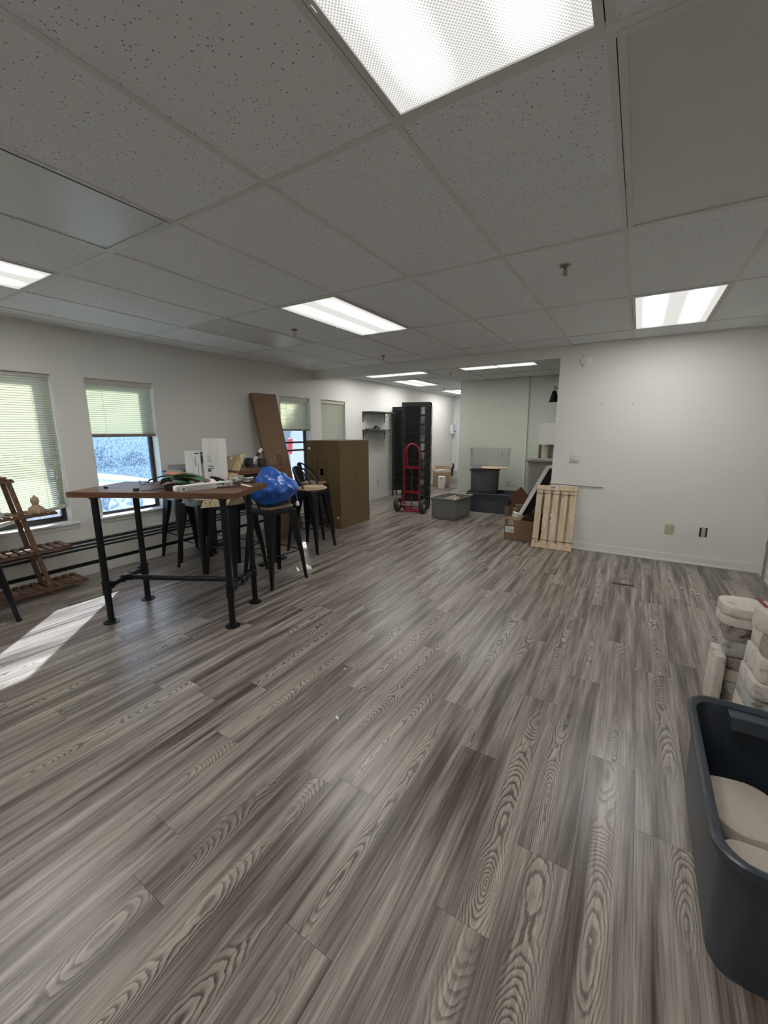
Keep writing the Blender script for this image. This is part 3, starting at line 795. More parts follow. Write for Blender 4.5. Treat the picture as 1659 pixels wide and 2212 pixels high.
#PART2
# ================================================================== PUB TABLE
def rotz(a): return Matrix.Rotation(a, 4, 'Z')
TA = math.atan2(0.577, 1.115)           # direction of the long side
T1 = (-3.045, 1.835)                    # centre of the top
def t1(u, v, z=0.0):                    # local table coords -> world
    return Vector((T1[0], T1[1], z)) + Vector((math.cos(TA) * u - math.sin(TA) * v, math.sin(TA) * u + math.cos(TA) * v, 0))
tb = thing('pub_table', 'tall pub table with brown wood top and black pipe legs with floor flanges', 'table', (T1[0], T1[1], 0), TA)
TH = 1.04
for k, v in enumerate((-0.205, 0.0, 0.205)):
    obj('top_board', B().bb(-0.63, 0.63, v - 0.102, v + 0.102, TH - 0.040, TH), 'table_top', tb, bevel=0.0018)
LX, LY = 0.49, 0.225
for sx in (-1, 1):
    for sy in (-1, 1):
        x, y = sx * LX + 0.0, sy * LY
        lg = obj('leg', B().cyl((x, y, 0.008), (x, y, TH - 0.046), 0.0235, n=20), 'pipe', tb, smooth=40)
        obj('floor_flange', B().lathe([(0.0, 0.0), (0.056, 0.0), (0.056, 0.006), (0.034, 0.010), (0.031, 0.024), (0.0, 0.024)], 28, (x, y, 0)), 'pipe', lg, smooth=35)
        obj('top_flange', B().lathe([(0.0, TH - 0.060), (0.031, TH - 0.060), (0.034, TH - 0.048), (0.056, TH - 0.046), (0.056, TH - 0.0401), (0.0, TH - 0.0401)], 24, (x, y, 0)), 'pipe', lg, smooth=35)
        tf = B().cyl((x, y, 0.245), (x, y, 0.335), 0.029, n=20); tf.cyl((x, y, 0.24), (x, y, 0.252), 0.032, n=20); tf.cyl((x, y, 0.328), (x, y, 0.34), 0.032, n=20)
        tf.cyl((x, y, 0.29), (x, y - sy * 0.05, 0.29), 0.027, n=16); tf.cyl((x, y - sy * 0.045, 0.29), (x, y - sy * 0.055, 0.29), 0.031, n=16)
        obj('tee_fitting', tf, 'pipe', lg, smooth=35)
    sp = obj('side_rail', B().cyl((sx * LX, -LY + 0.05, 0.29), (sx * LX, LY - 0.05, 0.29), 0.0205, n=16), 'pipe', tb, smooth=40)
    tf = B().cyl((sx * LX, -0.04, 0.29), (sx * LX, 0.04, 0.29), 0.027, n=16); tf.cyl((sx * LX, 0, 0.29), (sx * (LX - 0.045), 0, 0.29), 0.027, n=16)
    for q in (-0.04, 0.04): tf.cyl((sx * LX, q - 0.005, 0.29), (sx * LX, q + 0.005, 0.29), 0.031, n=16)
    obj('tee_fitting', tf, 'pipe', sp, smooth=35)
obj('long_rail', B().cyl((-LX + 0.03, 0, 0.29), (LX - 0.03, 0, 0.29), 0.0205, n=16), 'pipe', tb, smooth=40)

# ---------- second table
t2t = thing('bar_table', 'second tall table with wood top and dark metal legs against the windowed wall', 'table', (-3.95, 3.01, 0), -0.03)
for v in (-0.155, 0.155): obj('top_board', B().bb(-0.645, 0.645, v - 0.154, v + 0.154, 1.036, 1.078), 'table_top', t2t, bevel=0.002)
for sx in (-1, 1):
    obj('leg', B().beam((sx * 0.55, 0.12, 0.0), (sx * 0.55, 0.12, 1.036), 0.095, 0.06, (1, 0, 0)), 'black', t2t, bevel=0.003)
    obj('apron', B().bb(sx * 0.55 - 0.02, sx * 0.55 + 0.02, -0.18, 0.28, 1.0, 1.036), 'black', t2t)
    obj('foot_bar', B().bb(sx * 0.55 - 0.035, sx * 0.55 + 0.035, -0.06, 0.30, 0.0, 0.03), 'black', t2t, bevel=0.003)
    obj('brace', B().tube([(sx * 0.53, 0.12, 0.80), (sx * 0.38, 0.12, 1.03)], 0.011, 8), 'black', t2t)

# ================================================================== STOOLS
def make_stool(back_mat='stool'):
    """sheet metal bar stool; back rest on local -x side"""
    t = thing('bar_stool', '', 'stool')
    SZ, F, S = 0.745, 0.215, 0.135
    # seat pan
    obj('seat_pan', B().loft([rrect(0, 0, 0.158, 0.158, 0.05, SZ - 0.058), rrect(0, 0, 0.160, 0.160, 0.05, SZ - 0.03), rrect(0, 0, 0.152, 0.152, 0.05, SZ)]), back_mat, t, smooth=40)
    obj('seat', B().loft([rrect(0, 0, 0.158, 0.158, 0.06, SZ + 0.0005), rrect(0, 0, 0.160, 0.160, 0.06, SZ + 0.012), rrect(0, 0, 0.154, 0.154, 0.06, SZ + 0.020)]), 'seat_wood', t, smooth=40)
    for sx in (-1, 1):
        for sy in (-1, 1):
            d = Vector((sx, sy, 0)).normalized(); pr = Vector((-sy, sx, 0)).normalized()
            lb = B(); rings = []
            for z, off, wd, dp in ((SZ - 0.03, S + 0.010, 0.062, 0.030), (SZ - 0.20, S + 0.022, 0.054, 0.030), (0.28, S + 0.054, 0.030, 0.022), (0.10, S + 0.070, 0.022, 0.018), (0.03, F - 0.004, 0.019, 0.016), (0.0, F, 0.019, 0.016)):
                c = Vector((sx * off, sy * off, z))
                # folded sheet: a V section opening inwards
                o1 = c + d * dp * 0.8; a = c + pr * wd - d * wd * 0.75; b_ = c - pr * wd - d * wd * 0.75
                o2 = c - d * dp * 0.15
                rings.append([tuple(o1 + pr * wd * 0.35), tuple(a), tuple(a + (o2 - a) * 0.12), tuple(o2), tuple(b_ + (o2 - b_) * 0.12), tuple(b_), tuple(o1 - pr * wd * 0.35)])
            lb.loft(rings)
            lg = obj('leg', lb, 'stool', t, smooth=50)
            obj('foot_cap', B().loft([rrect(sx * F, sy * F, 0.015, 0.015, 0.006, 0.0), rrect(sx * (F - .001), sy * (F - .001), 0.014, 0.014, 0.006, 0.022)]), 'black_flat', lg)
    q = 0.172
    for (a, b_) in (((-q, -q), (q, -q)), ((q, -q), (q, q)), ((q, q), (-q, q)), ((-q, q), (-q, -q))):
        z = 0.30
        obj('foot_rest', B().tube([(a[0] * 1.06, a[1] * 1.06, z), (b_[0] * 1.06, b_[1] * 1.06, z)], 0.0065, 8), 'stool', t, smooth=50)
    # curved back tube: rises from both seat sides, sweeps round the back
    pts = []
    for k in range(0, 25):
        f = k / 24; a = PI * (f - 0.5)            # -90..90
        y = 0.168 * math.sin(a) * 1.04
        s = math.cos(a)
        x = 0.045 - 0.245 * s ** 0.75
        z = SZ - 0.01 + 0.29 * (s ** 0.55)
        pts.append((x, y, z))
    obj('back_tube', B().tube(pts, 0.0105, 10), 'stool', t, smooth=50)
    # splat
    sb = B(); rings = []
    for f in (0, 0.25, 0.5, 0.75, 1.0):
        z = SZ - 0.02 + (0.29) * f; x = -0.150 - 0.052 * f; wd = 0.058 + 0.014 * f
        rings.append([(x + 0.003, -wd, z), (x - 0.006, 0, z), (x + 0.003, wd, z), (x + 0.006, wd, z), (x - 0.003, 0, z), (x + 0.006, -wd, z)])
    sb.loft(rings)
    obj('back_splat', sb, back_mat, t, smooth=50)
    return t
st = make_stool()
G_ST = 'metal bar stools around the tall tables'
def place(o, x, y, deg, label):
    o.location = (x, y, 0); o.rotation_euler = (0, 0, math.radians(deg)); o['label'] = label; o['group'] = G_ST
place(st, -2.970, 2.752, -6, 'dark metal bar stool holding the crumpled blue bag')
spec = [(-3.405, 3.790, 9, 'dark metal bar stool with round wooden boards lying on its seat'),
        (-3.485, 2.700, 92, 'dark metal bar stool behind the pub table holding the pegboard and tall white box'),
        (-3.80, 4.30, 20, 'dark metal bar stool before the barred window, behind the one with wooden boards'),
        
        (-4.114, 0.751, 27, 'dark metal bar stool at the photo edge beside the plant stand, one leg in view')]
for x, y, a, lb in spec: place(dup(st), x, y, a, lb)
sg = make_stool('stool_window_lit')
place(sg, -3.955, 2.685, 92, 'bar stool with window light tinted into its back and seat rim in front of the second table')
place(dup(sg), -4.47, 2.80, 84, 'bar stool with window light tinted into its back, nearest the window wall by the second table')

# ---------- items on the stools
def wbox(name, label, cat, x, y, z, rz, sx, sy, sz, mat, prints=(), flaps=False, bev=0.002, group=None):
    t = thing(name, label, cat, (x, y, z), rz, group)
    obj('carton', B().bb(-sx / 2, sx / 2, -sy / 2, sy / 2, 0, sz), mat, t, bevel=bev)
    for (face, u, v, w_, h_, m, nm) in prints:
        if face == 'f': b_ = B().bb(u - w_ / 2, u + w_ / 2, -sy / 2 - 0.0012, -sy / 2, v - h_ / 2, v + h_ / 2)
        elif face == 'r': b_ = B().bb(sx / 2, sx / 2 + 0.0012, u - w_ / 2, u + w_ / 2, v - h_ / 2, v + h_ / 2)
        elif face == 'l': b_ = B().bb(-sx / 2 - 0.0012, -sx / 2, u - w_ / 2, u + w_ / 2, v - h_ / 2, v + h_ / 2)
        else: b_ = B().bb(u - w_ / 2, u + w_ / 2, v - h_ / 2, v + h_ / 2, sz, sz + 0.0012)
        obj(nm, b_, m, t)
    return t
def text_lines(u, v, wd, n, pitch, face='f', m='print_grey', seed=0):
    r = random.Random(seed); out = []
    for k in range(n):
        ww = wd * r.uniform(0.55, 1.0)
        out.append((face, u - (wd - ww) / 2, v - k * pitch, ww, pitch * 0.35, m, 'print_line'))
    return out
SEAT = 0.7655
wbox('shipping_box', 'tall narrow white carton with black printed symbols standing on a stool seat', 'box', -3.570, 2.600, SEAT, 0.06, 0.225, 0.10, 0.628, 'white_paper',
     [('f', 0, 0.314, 0.002, 0.62, 'print_grey', 'seam')] + text_lines(-0.02, 0.47, 0.06, 5, 0.016, seed=1) + text_lines(-0.005, 0.36, 0.09, 3, 0.022, m='print', seed=2) + text_lines(-0.005, 0.27, 0.09, 5, 0.018, seed=3) +
     [('f', -0.03, 0.315, 0.03, 0.03, 'print', 'print_line')])
wbox('shipping_box', 'shorter white carton on the sage tinted stool beside the tall one', 'box', -3.860, 2.600, SEAT, 0.06, 0.24, 0.11, 0.50, 'white_paper',
     [('f', 0.0, 0.25, 0.002, 0.49, 'print_grey', 'seam'), ('f', 0.07, 0.478, 0.075, 0.010, 'print', 'print_line'), ('f', 0.045, 0.40, 0.016, 0.10, 'print_grey', 'print_line'), ('f', 0.08, 0.28, 0.010, 0.2, 'print_grey', 'print_line')])
wbox('product_box', 'narrow black box squeezed between the two white cartons', 'box', -3.718, 2.610, SEAT, 0.06, 0.065, 0.10, 0.49, 'black_flat',
     [('f', 0, 0.30, 0.05, 0.16, 'print_grey', 'picture_panel'), ('f', 0, 0.13, 0.06, 0.06, 'board_wood', 'picture_panel'), ('f', 0, 0.465, 0.06, 0.006, 'white_paper', 'print_line')])
# pegboard leaning on the stool
pg = thing('pegboard', 'tan pegboard panel with rows of holes leaning on a bar stool', 'pegboard', (-3.33, 2.56, SEAT + 0.004), 0)
PWd = 0.36
# bottom corner near (-3.27, 2.47), top corner near (-3.37, 2.83, 1.24): leans back on the table edge
pz = (Vector((-3.385, 2.83, 1.242)) - Vector((-3.27, 2.47, SEAT + 0.004))); PHt = pz.length; pz.normalize()
px_ = Vector((1, 0.0, 0)); px_ = (px_ - pz * px_.dot(pz)).normalized(); py_ = pz.cross(px_)
ml = Matrix.Translation((-3.27 + 3.33, 2.47 - 2.56, 0)) @ Matrix(((px_.x, py_.x, pz.x, 0), (px_.y, py_.y, pz.y, 0), (px_.z, py_.z, pz.z, 0), (0, 0, 0, 1))) @ Matrix.Translation((-PWd / 2, 0, 0))
bm = bmesh.new()
nx, nz = 12, 17
# sheet with real square holes: grid of cells, a hole in every other crossing
gx = [-PWd / 2]; cx_ = PWd / nx
for i in range(nx): gx += [-PWd / 2 + cx_ * (i + 0.33), -PWd / 2 + cx_ * (i + 0.67)]
gx.append(PWd / 2)
gz = [0.0]; cz_ = PHt / nz
for i in range(nz): gz += [cz_ * (i + 0.30), cz_ * (i + 0.70)]
gz.append(PHt)
pb = B(); NX = len(gx)
vs = [(x, 0, z) for z in gz for x in gx]; fs = []
for j in range(len(gz) - 1):
    for i in range(NX - 1):
        if i % 2 == 1 and j % 2 == 1 and ((i // 2) + (j // 2)) % 2 == 0: continue
        fs.append((j * NX + i, j * NX + i + 1, (j + 1) * NX + i + 1, (j + 1) * NX + i))
pb.add(vs, fs, ml)
o = obj('panel', pb, 'peg', pg); md = o.modifiers.new('thick', 'SOLIDIFY'); md.thickness = 0.005; md.offset = 0
for i in (-1, 0, 1):
    obj('peg_clip', B().add([], []).box((i * 0.14, -0.008, PHt - 0.035), (0.012, 0.012, 0.03), ml), 'white_paper', pg)
for i in (-0.06, 0.06): obj('rib', B().box((i, -0.005, PHt / 2), (0.003, 0.004, PHt - 0.04), ml), 'rail_dark', pg)
bm.free()
# round wooden boards on stool
t = obj('round_board', B().lathe([(0.0, 0.0), (0.185, 0.0), (0.190, 0.006), (0.188, 0.014), (0.0, 0.015)], 40, (-3.375, 3.790, SEAT)), 'board_wood', smooth=40)
tag(t, 'large thin round wooden board lying on the stool by the big carton', 'board')
t = obj('round_board', B().lathe([(0.0, 0.0), (0.132, 0.0), (0.135, 0.008), (0.132, 0.017), (0.0, 0.018)], 36, (-3.345, 3.795, SEAT + 0.0155)), 'board_wood', smooth=40)
tag(t, 'smaller round wooden board stacked on top of the larger one', 'board')
# blue bag on stool
bg = thing('blue_bag', 'crumpled bright blue plastic carrier bag slumped on a bar stool', 'bag', (-2.93, 2.75, SEAT + 0.002), -0.05)
def bag_mesh():
    bm = bmesh.new(); bmesh.ops.create_icosphere(bm, subdivisions=5, radius=1.0)
    bb = B()
    for v in bm.verts:
        p = v.co.copy(); z = p.z
        f = 1.0
        hx = 0.135 + 0.05 * max(0, 1 - abs(z + 0.1) * 1.1); hy = 0.185 + 0.055 * max(0, 1 - abs(z))
        if z > 0.25: hx *= 1 - 0.55 * (z - 0.25); hy *= 1 - 0.45 * (z - 0.25)
        q = Vector((math.copysign(abs(p.x) ** 0.8, p.x) * hx, math.copysign(abs(p.y) ** 0.8, p.y) * hy, 0.0))
        zz = 0.0 if z < -0.8 else (z + 0.8) / 1.8 * 0.36
        q.z = zz; q.x += 0.02 * z; q.y -= 0.045 * max(0, z) + 0.0
        n = noise.noise(q * 6 + Vector((3, 1, 2))); n2 = abs(noise.noise(q * 9 + Vector((1, 5, 0)))); n3 = abs(noise.noise(q * 22 + Vector((9, 9, 9))))
        r = Vector((q.x, q.y, (q.z - 0.16) * 0.6)).normalized()
        q += r * (0.030 * n - 0.040 * n2 - 0.014 * n3 + 0.012)
        q.z = max(0.0, q.z)
        if Vector((q.x, q.y)).length > 0 and q.z < 0.03: q.x *= 0.86; q.y *= 0.86
        v.co = q
    bb.v = [tuple(v.co) for v in bm.verts]; bb.f = [tuple(v.index for v in f.verts) for f in bm.faces]; bm.free()
    return bb
obj('bag_body', bag_mesh(), 'bag', bg, smooth=28)
obj('bag_strap', B().tube([(0.03, 0.20, 0.12), (0.05, 0.235, 0.09), (0.055, 0.245, 0.02), (0.05, 0.24, -0.03), (0.06, 0.25, -0.055)], [0.010, 0.009, 0.008, 0.010, 0.006], 6), 'bag', bg, smooth=50)
obj('strap_knot', wobble(B().lathe([(0.0, -0.03), (0.018, -0.02), (0.022, 0.0), (0.014, 0.02), (0.0, 0.03)], 10, (0.055, 0.245, -0.02)), 0.006, 60), 'device', bg, smooth=50)

# ---------- items on pub table
def on_t1(name, b, mat, u, v, rz, label, cat, smooth=40, bevel=0.0, dz=0.0, group=None):
    o = obj(name, b, mat, smooth=smooth, bevel=bevel)
    p = t1(u, v, TH + 0.0005 + dz); o.location = p; o.rotation_euler = (0, 0, TA + rz)
    return tag(o, label, cat, group)
def w2t(x, y):   # world -> table local
    dx, dy = x - T1[0], y - T1[1]
    return (math.cos(TA) * dx + math.sin(TA) * dy, -math.sin(TA) * dx + math.cos(TA) * dy)
# glasses
u, v = w2t(-3.36, 1.80)
gl = thing('eyeglasses', 'black framed eyeglasses lying on the pub table', 'glasses', t1(u, v, TH), TA + 0.15)
for s in (-1, 1):
    pts = [(s * 0.033 + 0.026 * math.cos(a), -0.005, 0.024 + 0.021 * math.sin(a)) for a in [2 * PI * k / 16 for k in range(16)]]
    obj('rim', B().tube(pts, 0.0024, 6, closed=True), 'black_flat', gl, smooth=50)
    obj('temple_arm', B().tube([(s * 0.060, -0.003, 0.030), (s * 0.066, 0.06, 0.018), (s * 0.060, 0.125, 0.008), (s * 0.055, 0.14, 0.003)], 0.0024, 6), 'black_flat', gl, smooth=50)
obj('bridge', B().tube([(-0.009, -0.005, 0.028), (0, -0.007, 0.031), (0.009, -0.005, 0.028)], 0.002, 6), 'black_flat', gl)
u, v = w2t(-3.44, 1.52)
for k in range(2):
    on_t1('screw_cap', B().lathe([(0.0, 0.0), (0.008, 0.0), (0.008, 0.010), (0.0, 0.012)], 10), 'black_flat', u + 0.022 * k, v - 0.006 * k, 0, ['tiny dark screw cap near the bare end of the pub table, window side of the pair', 'tiny dark screw cap near the bare end of the pub table, room side of the pair'][k], 'cap', group='small screw caps on the pub table')
u, v = w2t(-3.10, 1.575)
on_t1('binder_clip', B().bb(-0.018, 0.018, -0.012, 0.012, 0, 0.016), 'black_flat', u, v, 0.2, 'small black block at the pub table front edge', 'clip', bevel=0.002)
u, v = w2t(-3.02, 1.66)
on_t1('cable', B().tube([(-0.05, -0.07, 0.003), (0.0, -0.02, 0.004), (0.03, 0.08, 0.003), (0.0, 0.16, 0.006), (-0.08, 0.22, 0.004), (-0.12, 0.26, 0.004)], 0.0028, 6), 'black_flat', u, v, 0, 'thin black cable trailing over the pub table towards the eyeglasses', 'cable', smooth=50)
# black planter with leaves
u, v = w2t(-2.86, 1.752)
bx = thing('storage_tray', 'low black box at the front edge of the pub table under the green leaves', 'box', t1(u, v, TH), TA)
bb = B().loft([rrect(0, 0, 0.070, 0.050, 0.006, 0.0), rrect(0, 0, 0.075, 0.055, 0.006, 0.044), rrect(0, 0, 0.071, 0.051, 0.006, 0.044), rrect(0, 0, 0.067, 0.047, 0.006, 0.004)])
obj('body', bb, 'black_flat', bx)
obj('divider', B().bb(-0.002, 0.002, -0.05, 0.05, 0.004, 0.042), 'black', bx)
u, v = w2t(-3.00, 1.84)
lf = thing('leaf_spray', 'bunch of long green leaves draped over the black box on the pub table', 'leaves', t1(u, v, TH + 0.0), TA)
r = random.Random(3)
for k in range(9):
    a = r.uniform(-0.35, 0.45) + (PI if k % 3 == 0 else 0); L = r.uniform(0.14, 0.24); w_ = r.uniform(0.045, 0.065); z0 = 0.050 + 0.008 * k * 0.7
    oy = r.uniform(-0.03, 0.05); ox = r.uniform(-0.05, 0.05)
    vs = []; fs = []
    for i in range(7):
        f = i / 6; x = L * f; ww = w_ * math.sin(PI * min(1, f * 0.93 + 0.07)) ** 0.7; z = z0 + 0.010 * math.sin(PI * f) - 0.040 * f * f
        c, s_ = math.cos(a), math.sin(a)
        for q, dz in ((-1, 0.006), (0, -0.004), (1, 0.006)):
            X, Y = x, q * ww
            vs.append((ox + c * X - s_ * Y, oy + s_ * X + c * Y, z + dz))
    for i in range(6):
        for q in range(2): fs.append((i * 3 + q, i * 3 + q + 1, i * 3 + q + 4, i * 3 + q + 3))
    o = obj('leaf', B().add(vs, fs), 'leaf', lf, smooth=60); md = o.modifiers.new('t', 'SOLIDIFY'); md.thickness = 0.0012
u, v = w2t(-2.98, 1.93)
pk = B(); rings = []
for k in range(13):
    f = k / 12; x = -0.20 + 0.36 * f; rr = 0.016 + 0.018 * math.sin(PI * f) + 0.005 * math.sin(k * 2.3); zc = 0.100 - 0.055 * f
    rings.append([(x, 1.35 * rr * math.cos(a), zc + rr * 0.8 * math.sin(a)) for a in [2 * PI * i / 10 for i in range(10)]])
pk.loft(rings)
on_t1('work_glove', wobble(pk, 0.010, 22, 4), 'pink', u, v, -0.12, 'dusty pink crumpled cloth glove lying over the green leaves', 'glove', smooth=60)
u, v = w2t(-2.98, 2.05)
on_t1('cloth_rag', wobble(B().loft([rrect(0, 0, 0.10, 0.06, 0.03, 0.0), rrect(0, 0, 0.085, 0.045, 0.03, 0.03), rrect(0, 0, 0.03, 0.015, 0.01, 0.055)]), 0.014, 24, 8), 'white_paper', u, v, 0.2, 'crumpled white cloth behind the long white box on the pub table', 'cloth', smooth=50)
# long white box
u, v = w2t(-2.745, 1.895)
lb = thing('product_box', 'long slim white printed box lying across the pub table', 'box', t1(u, v, TH), math.atan2(2.075 - 1.73, -2.745 + 2.765) - 0.12)
obj('carton', B().bb(-0.205, 0.205, -0.034, 0.034, 0.0, 0.042), 'white_paper', lb, bevel=0.002)
obj('end_flap', B().bb(-0.222, -0.205, -0.030, 0.030, 0.003, 0.040), 'white_paper', lb, bevel=0.004)
for (x0, x1, z0, z1, m) in ((-0.18, -0.165, 0.014, 0.024, 'print'), (-0.15, 0.03, 0.026, 0.030, 'print_grey'), (-0.15, -0.01, 0.018, 0.021, 'print_grey'), (-0.15, 0.05, 0.010, 0.013, 'print_grey'), (0.075, 0.135, 0.026, 0.032, 'print'), (0.12, 0.130, 0.015, 0.026, 'print'), (0.155, 0.185, 0.012, 0.03, 'print_grey')):
    obj('print_line', B().bb(x0, x1, -0.0348, -0.034, z0, z1), m, lb)
# brown sheath, knife
u, v = w2t(-2.655, 2.035)
on_t1('leather_sheath', B().loft([rrect(0, 0, 0.085, 0.024, 0.022, 0.0), rrect(0, 0, 0.083, 0.022, 0.02, 0.010)]), 'brown_leather', u, v, 0.45, 'dark brown leather sheath near the pub table corner', 'sheath')
u, v = w2t(-2.62, 2.13)
sc = thing('garden_shears', 'open shears with white blade lying on the pub table beside the leather sheath', 'shears', t1(u, v, TH + 0.012), TA - 0.75)
obj('blade', B().loft([rrect(0.085, 0.0, 0.085, 0.014, 0.012, 0.0), rrect(0.085, 0.0, 0.083, 0.012, 0.011, 0.004)]), 'device', sc)
for s in (-1, 1): obj('handle', B().tube([(0.0, 0.0, 0.006), (-0.04, s * 0.022, 0.010), (-0.085, s * 0.020, 0.012), (-0.12, s * 0.008, 0.006)], [0.007, 0.009, 0.009, 0.006], 8), 'brown_leather', sc, smooth=50)
obj('pivot', B().cyl((0, 0, 0.002), (0, 0, 0.012), 0.009, n=12), 'steel', sc)
# tray with tool clutter
u, v = w2t(-2.80, 2.27)
tr = thing('parts_tray', 'shallow dark tray on the back corner of the pub table', 'tray', t1(u, v, TH), TA + 0.35)
obj('tray_body', B().loft([rrect(0, 0, 0.115, 0.050, 0.01, 0.0), rrect(0, 0, 0.120, 0.055, 0.01, 0.012), rrect(0, 0, 0.116, 0.051, 0.01, 0.012), rrect(0, 0, 0.112, 0.047, 0.01, 0.003)]), 'brown_leather', tr)
r = random.Random(5)
for k in range(9):
    u2, v2 = w2t(-2.80, 2.27); a = r.uniform(-0.5, 1.2)
    uu, vv = u2 + (-0.08 + 0.02 * k) * math.cos(0.35), v2 + (-0.08 + 0.02 * k) * math.sin(0.35) + r.uniform(-0.02, 0.02)
    sz = (r.uniform(0.02, 0.045), r.uniform(0.008, 0.014), r.uniform(0.008, 0.014))
    nm = ['white plastic', 'grey metal', 'beige'][k % 3]
    on_t1('hardware_bit', B().bb(-sz[0], sz[0], -sz[1], sz[1], 0, sz[2]), ['device', 'steel', 'device', 'print_grey'][k % 4], uu, vv, a, 'small bit of hardware among the clutter heaped in the dark tray', 'hardware', bevel=0.002, dz=0.0035 + (k % 3) * 0.016, group='hardware bits in the tray')

# ---------- items on second table: mugs and a strap of paper
def mug(x, y, rz, label):
    t = thing('mug', label, 'mug', (x, y, 1.0785), rz, 'dark mugs on the second table')
    obj('cup', B().lathe([(0.0, 0.0), (0.040, 0.0), (0.043, 0.006), (0.043, 0.090), (0.040, 0.091), (0.039, 0.010), (0.0, 0.008)], 24, cap=False), 'mug', t, smooth=40)
    pts = [(0.041 + 0.030 * math.cos(a), 0, 0.047 + 0.028 * math.sin(a)) for a in [math.radians(-75 + 150 * k / 10) for k in range(11)]]
    obj('handle', B().tube(pts, 0.006, 8), 'mug', t, smooth=50)
    return t
mg = mug(-3.68, 2.965, 2.5, 'dark mug with a white sticker on the second table, next to the pegboard')
obj('sticker', B().box((0.02, -0.0385, 0.052), (0.022, 0.002, 0.034)), 'white_paper', mg)
mug(-3.60, 3.060, 3.6, 'grey green mug in the middle of the row on the second table')
mug(-3.50, 3.130, 0.4, 'grey green mug at the open end of the row, handle outward')
mug(-3.70, 3.12, 2.0, 'dark mug at the back of the row on the second table')
ts = thing('marker_tube', 'white tube with a black band leaning up out of the mugs', 'tube', (-3.575, 3.065, 1.11), 0)
mt = Matrix.Rotation(math.radians(40), 4, 'Z') @ Matrix.Rotation(math.radians(34), 4, 'Y')
obj('shaft', B().box((0, 0, 0.10), (0.032, 0.012, 0.20), mt), 'device', ts, bevel=0.003)
obj('dark_band', B().box((0, 0, 0.125), (0.034, 0.014, 0.05), mt), 'print', ts)

# ================================================================== PLANT STAND
ps = thing('plant_stand', 'tiered brown slatted wooden plant stand by the crooked blind', 'plant stand', (-4.53, 1.0, 0))
SH = [(1.075, 0.28, 0.19), (0.765, 0.535, 0.23), (0.435, 0.605, 0.25), (0.085, 0.69, 0.27)]   # z, y end (from centre), depth
slat_m = {}
for z, ye, dp in SH:
    for s in (-1, 1):
        obj('shelf_rail', B().bb(s * dp / 2 - 0.009, s * dp / 2 + 0.009, -ye, ye, z - 0.032, z - 0.010), 'stand_wood', ps, bevel=0.0015)
    n = int((2 * ye) / 0.062); pitch = 2 * ye / n
    for k in range(n):
        y = -ye + pitch * (k + 0.5)
        key = round(dp, 3)
        if key not in slat_m: slat_m[key] = obj('slat', B().bb(-dp / 2 - 0.012, dp / 2 + 0.012, -0.021, 0.021, -0.010, 0.0), 'stand_wood', ps, bevel=0.0015); o = slat_m[key]
        else: o = slat_m[key].copy(); COL.objects.link(o)
        o.location = (0, y, z + rnd.uniform(-0.001, 0.001))
        o.rotation_euler = (0, 0, rnd.uniform(-0.012, 0.012))
for s in (-1, 1):
    for q in (-1, 1):
        y0, y1 = q * 0.415, q * 0.245
        obj('post', B().beam((s * 0.105, y0, 0.0), (s * 0.075, y1, 1.06), 0.034, 0.022, (1, 0, 0)), 'stand_wood', ps, bevel=0.002)
fg = thing('figurine', 'small beige clay figurine bust on the second shelf of the plant stand', 'figurine', (-4.45, 1.40, 0.7665), 0.9)
obj('shoulders', wobble(B().lathe([(0.0, 0.0), (0.056, 0.0), (0.058, 0.015), (0.050, 0.045), (0.026, 0.062), (0.018, 0.075), (0.0, 0.08)], 20), 0.004, 40), 'clay', fg, smooth=50)
obj('head', wobble(B().lathe([(0.0, 0.068), (0.022, 0.075), (0.031, 0.100), (0.027, 0.128), (0.010, 0.142), (0.006, 0.152), (0.0, 0.154)], 18), 0.003, 50), 'clay', fg, smooth=50)
o = obj('grey_cloth', wobble(B().loft([rrect(0, 0, 0.08, 0.09, 0.03, 0.0), rrect(0, 0, 0.07, 0.08, 0.03, 0.03), rrect(0, 0, 0.03, 0.04, 0.02, 0.05)]), 0.008, 30), 'print_grey', smooth=50)
o.location = (-4.50, 1.10, 0.768); tag(o, 'grey lump of cloth on the second shelf of the plant stand at the photo edge', 'cloth')
o = obj('wooden_piece', wobble(B().loft([rrect(0, 0, 0.10, 0.12, 0.03, 0.0), rrect(0, 0, 0.10, 0.12, 0.03, 0.016)]), 0.004, 12), 'stand_wood', smooth=40)
o.location = (-4.53, 1.12, 1.078); tag(o, 'flat brown wooden piece lying on the top shelf of the plant stand', 'lid')

# ================================================================== CARDBOARD AND CARTONS
# tall leaning carton with the store name printed on it
lc = thing('flat_carton', 'tall flat brown carton with a boxed store name leaning on the windowed wall', 'box', (-4.42, 4.72, 0))
# plank from floor (y 4.95) up to (y 4.25) at the wall
P0 = Vector((0.14, -0.395, 0.0)); ax = Vector((-0.41, -0.03, 1.985)); L = ax.length; ax.normalize()
wy = Vector((0, 1, 0)) - ax * ax.y; wy.normalize(); nx_ = wy.cross(ax)
mlc = Matrix(((wy.x, nx_.x, ax.x, P0.x), (wy.y, nx_.y, ax.y, P0.y), (wy.z, nx_.z, ax.z, P0.z), (0, 0, 0, 1)))
obj('carton', B().bb(-0.225, 0.225, -0.03, 0.03, 0.012, L, mlc), 'card', lc, bevel=0.003)
obj('seam', B().bb(-0.226, 0.226, -0.004, 0.004, 0.02, L + 0.001, mlc), 'card_dark', lc)
sgn = -1 if nx_.x < 0 else 1
yl = sgn * 0.031
obj('print_panel', B().bb(-0.010, 0.070, min(yl - .0006, yl + .0006), max(yl - .0006, yl + .0006), 0.895, 1.125, mlc), 'print', lc)
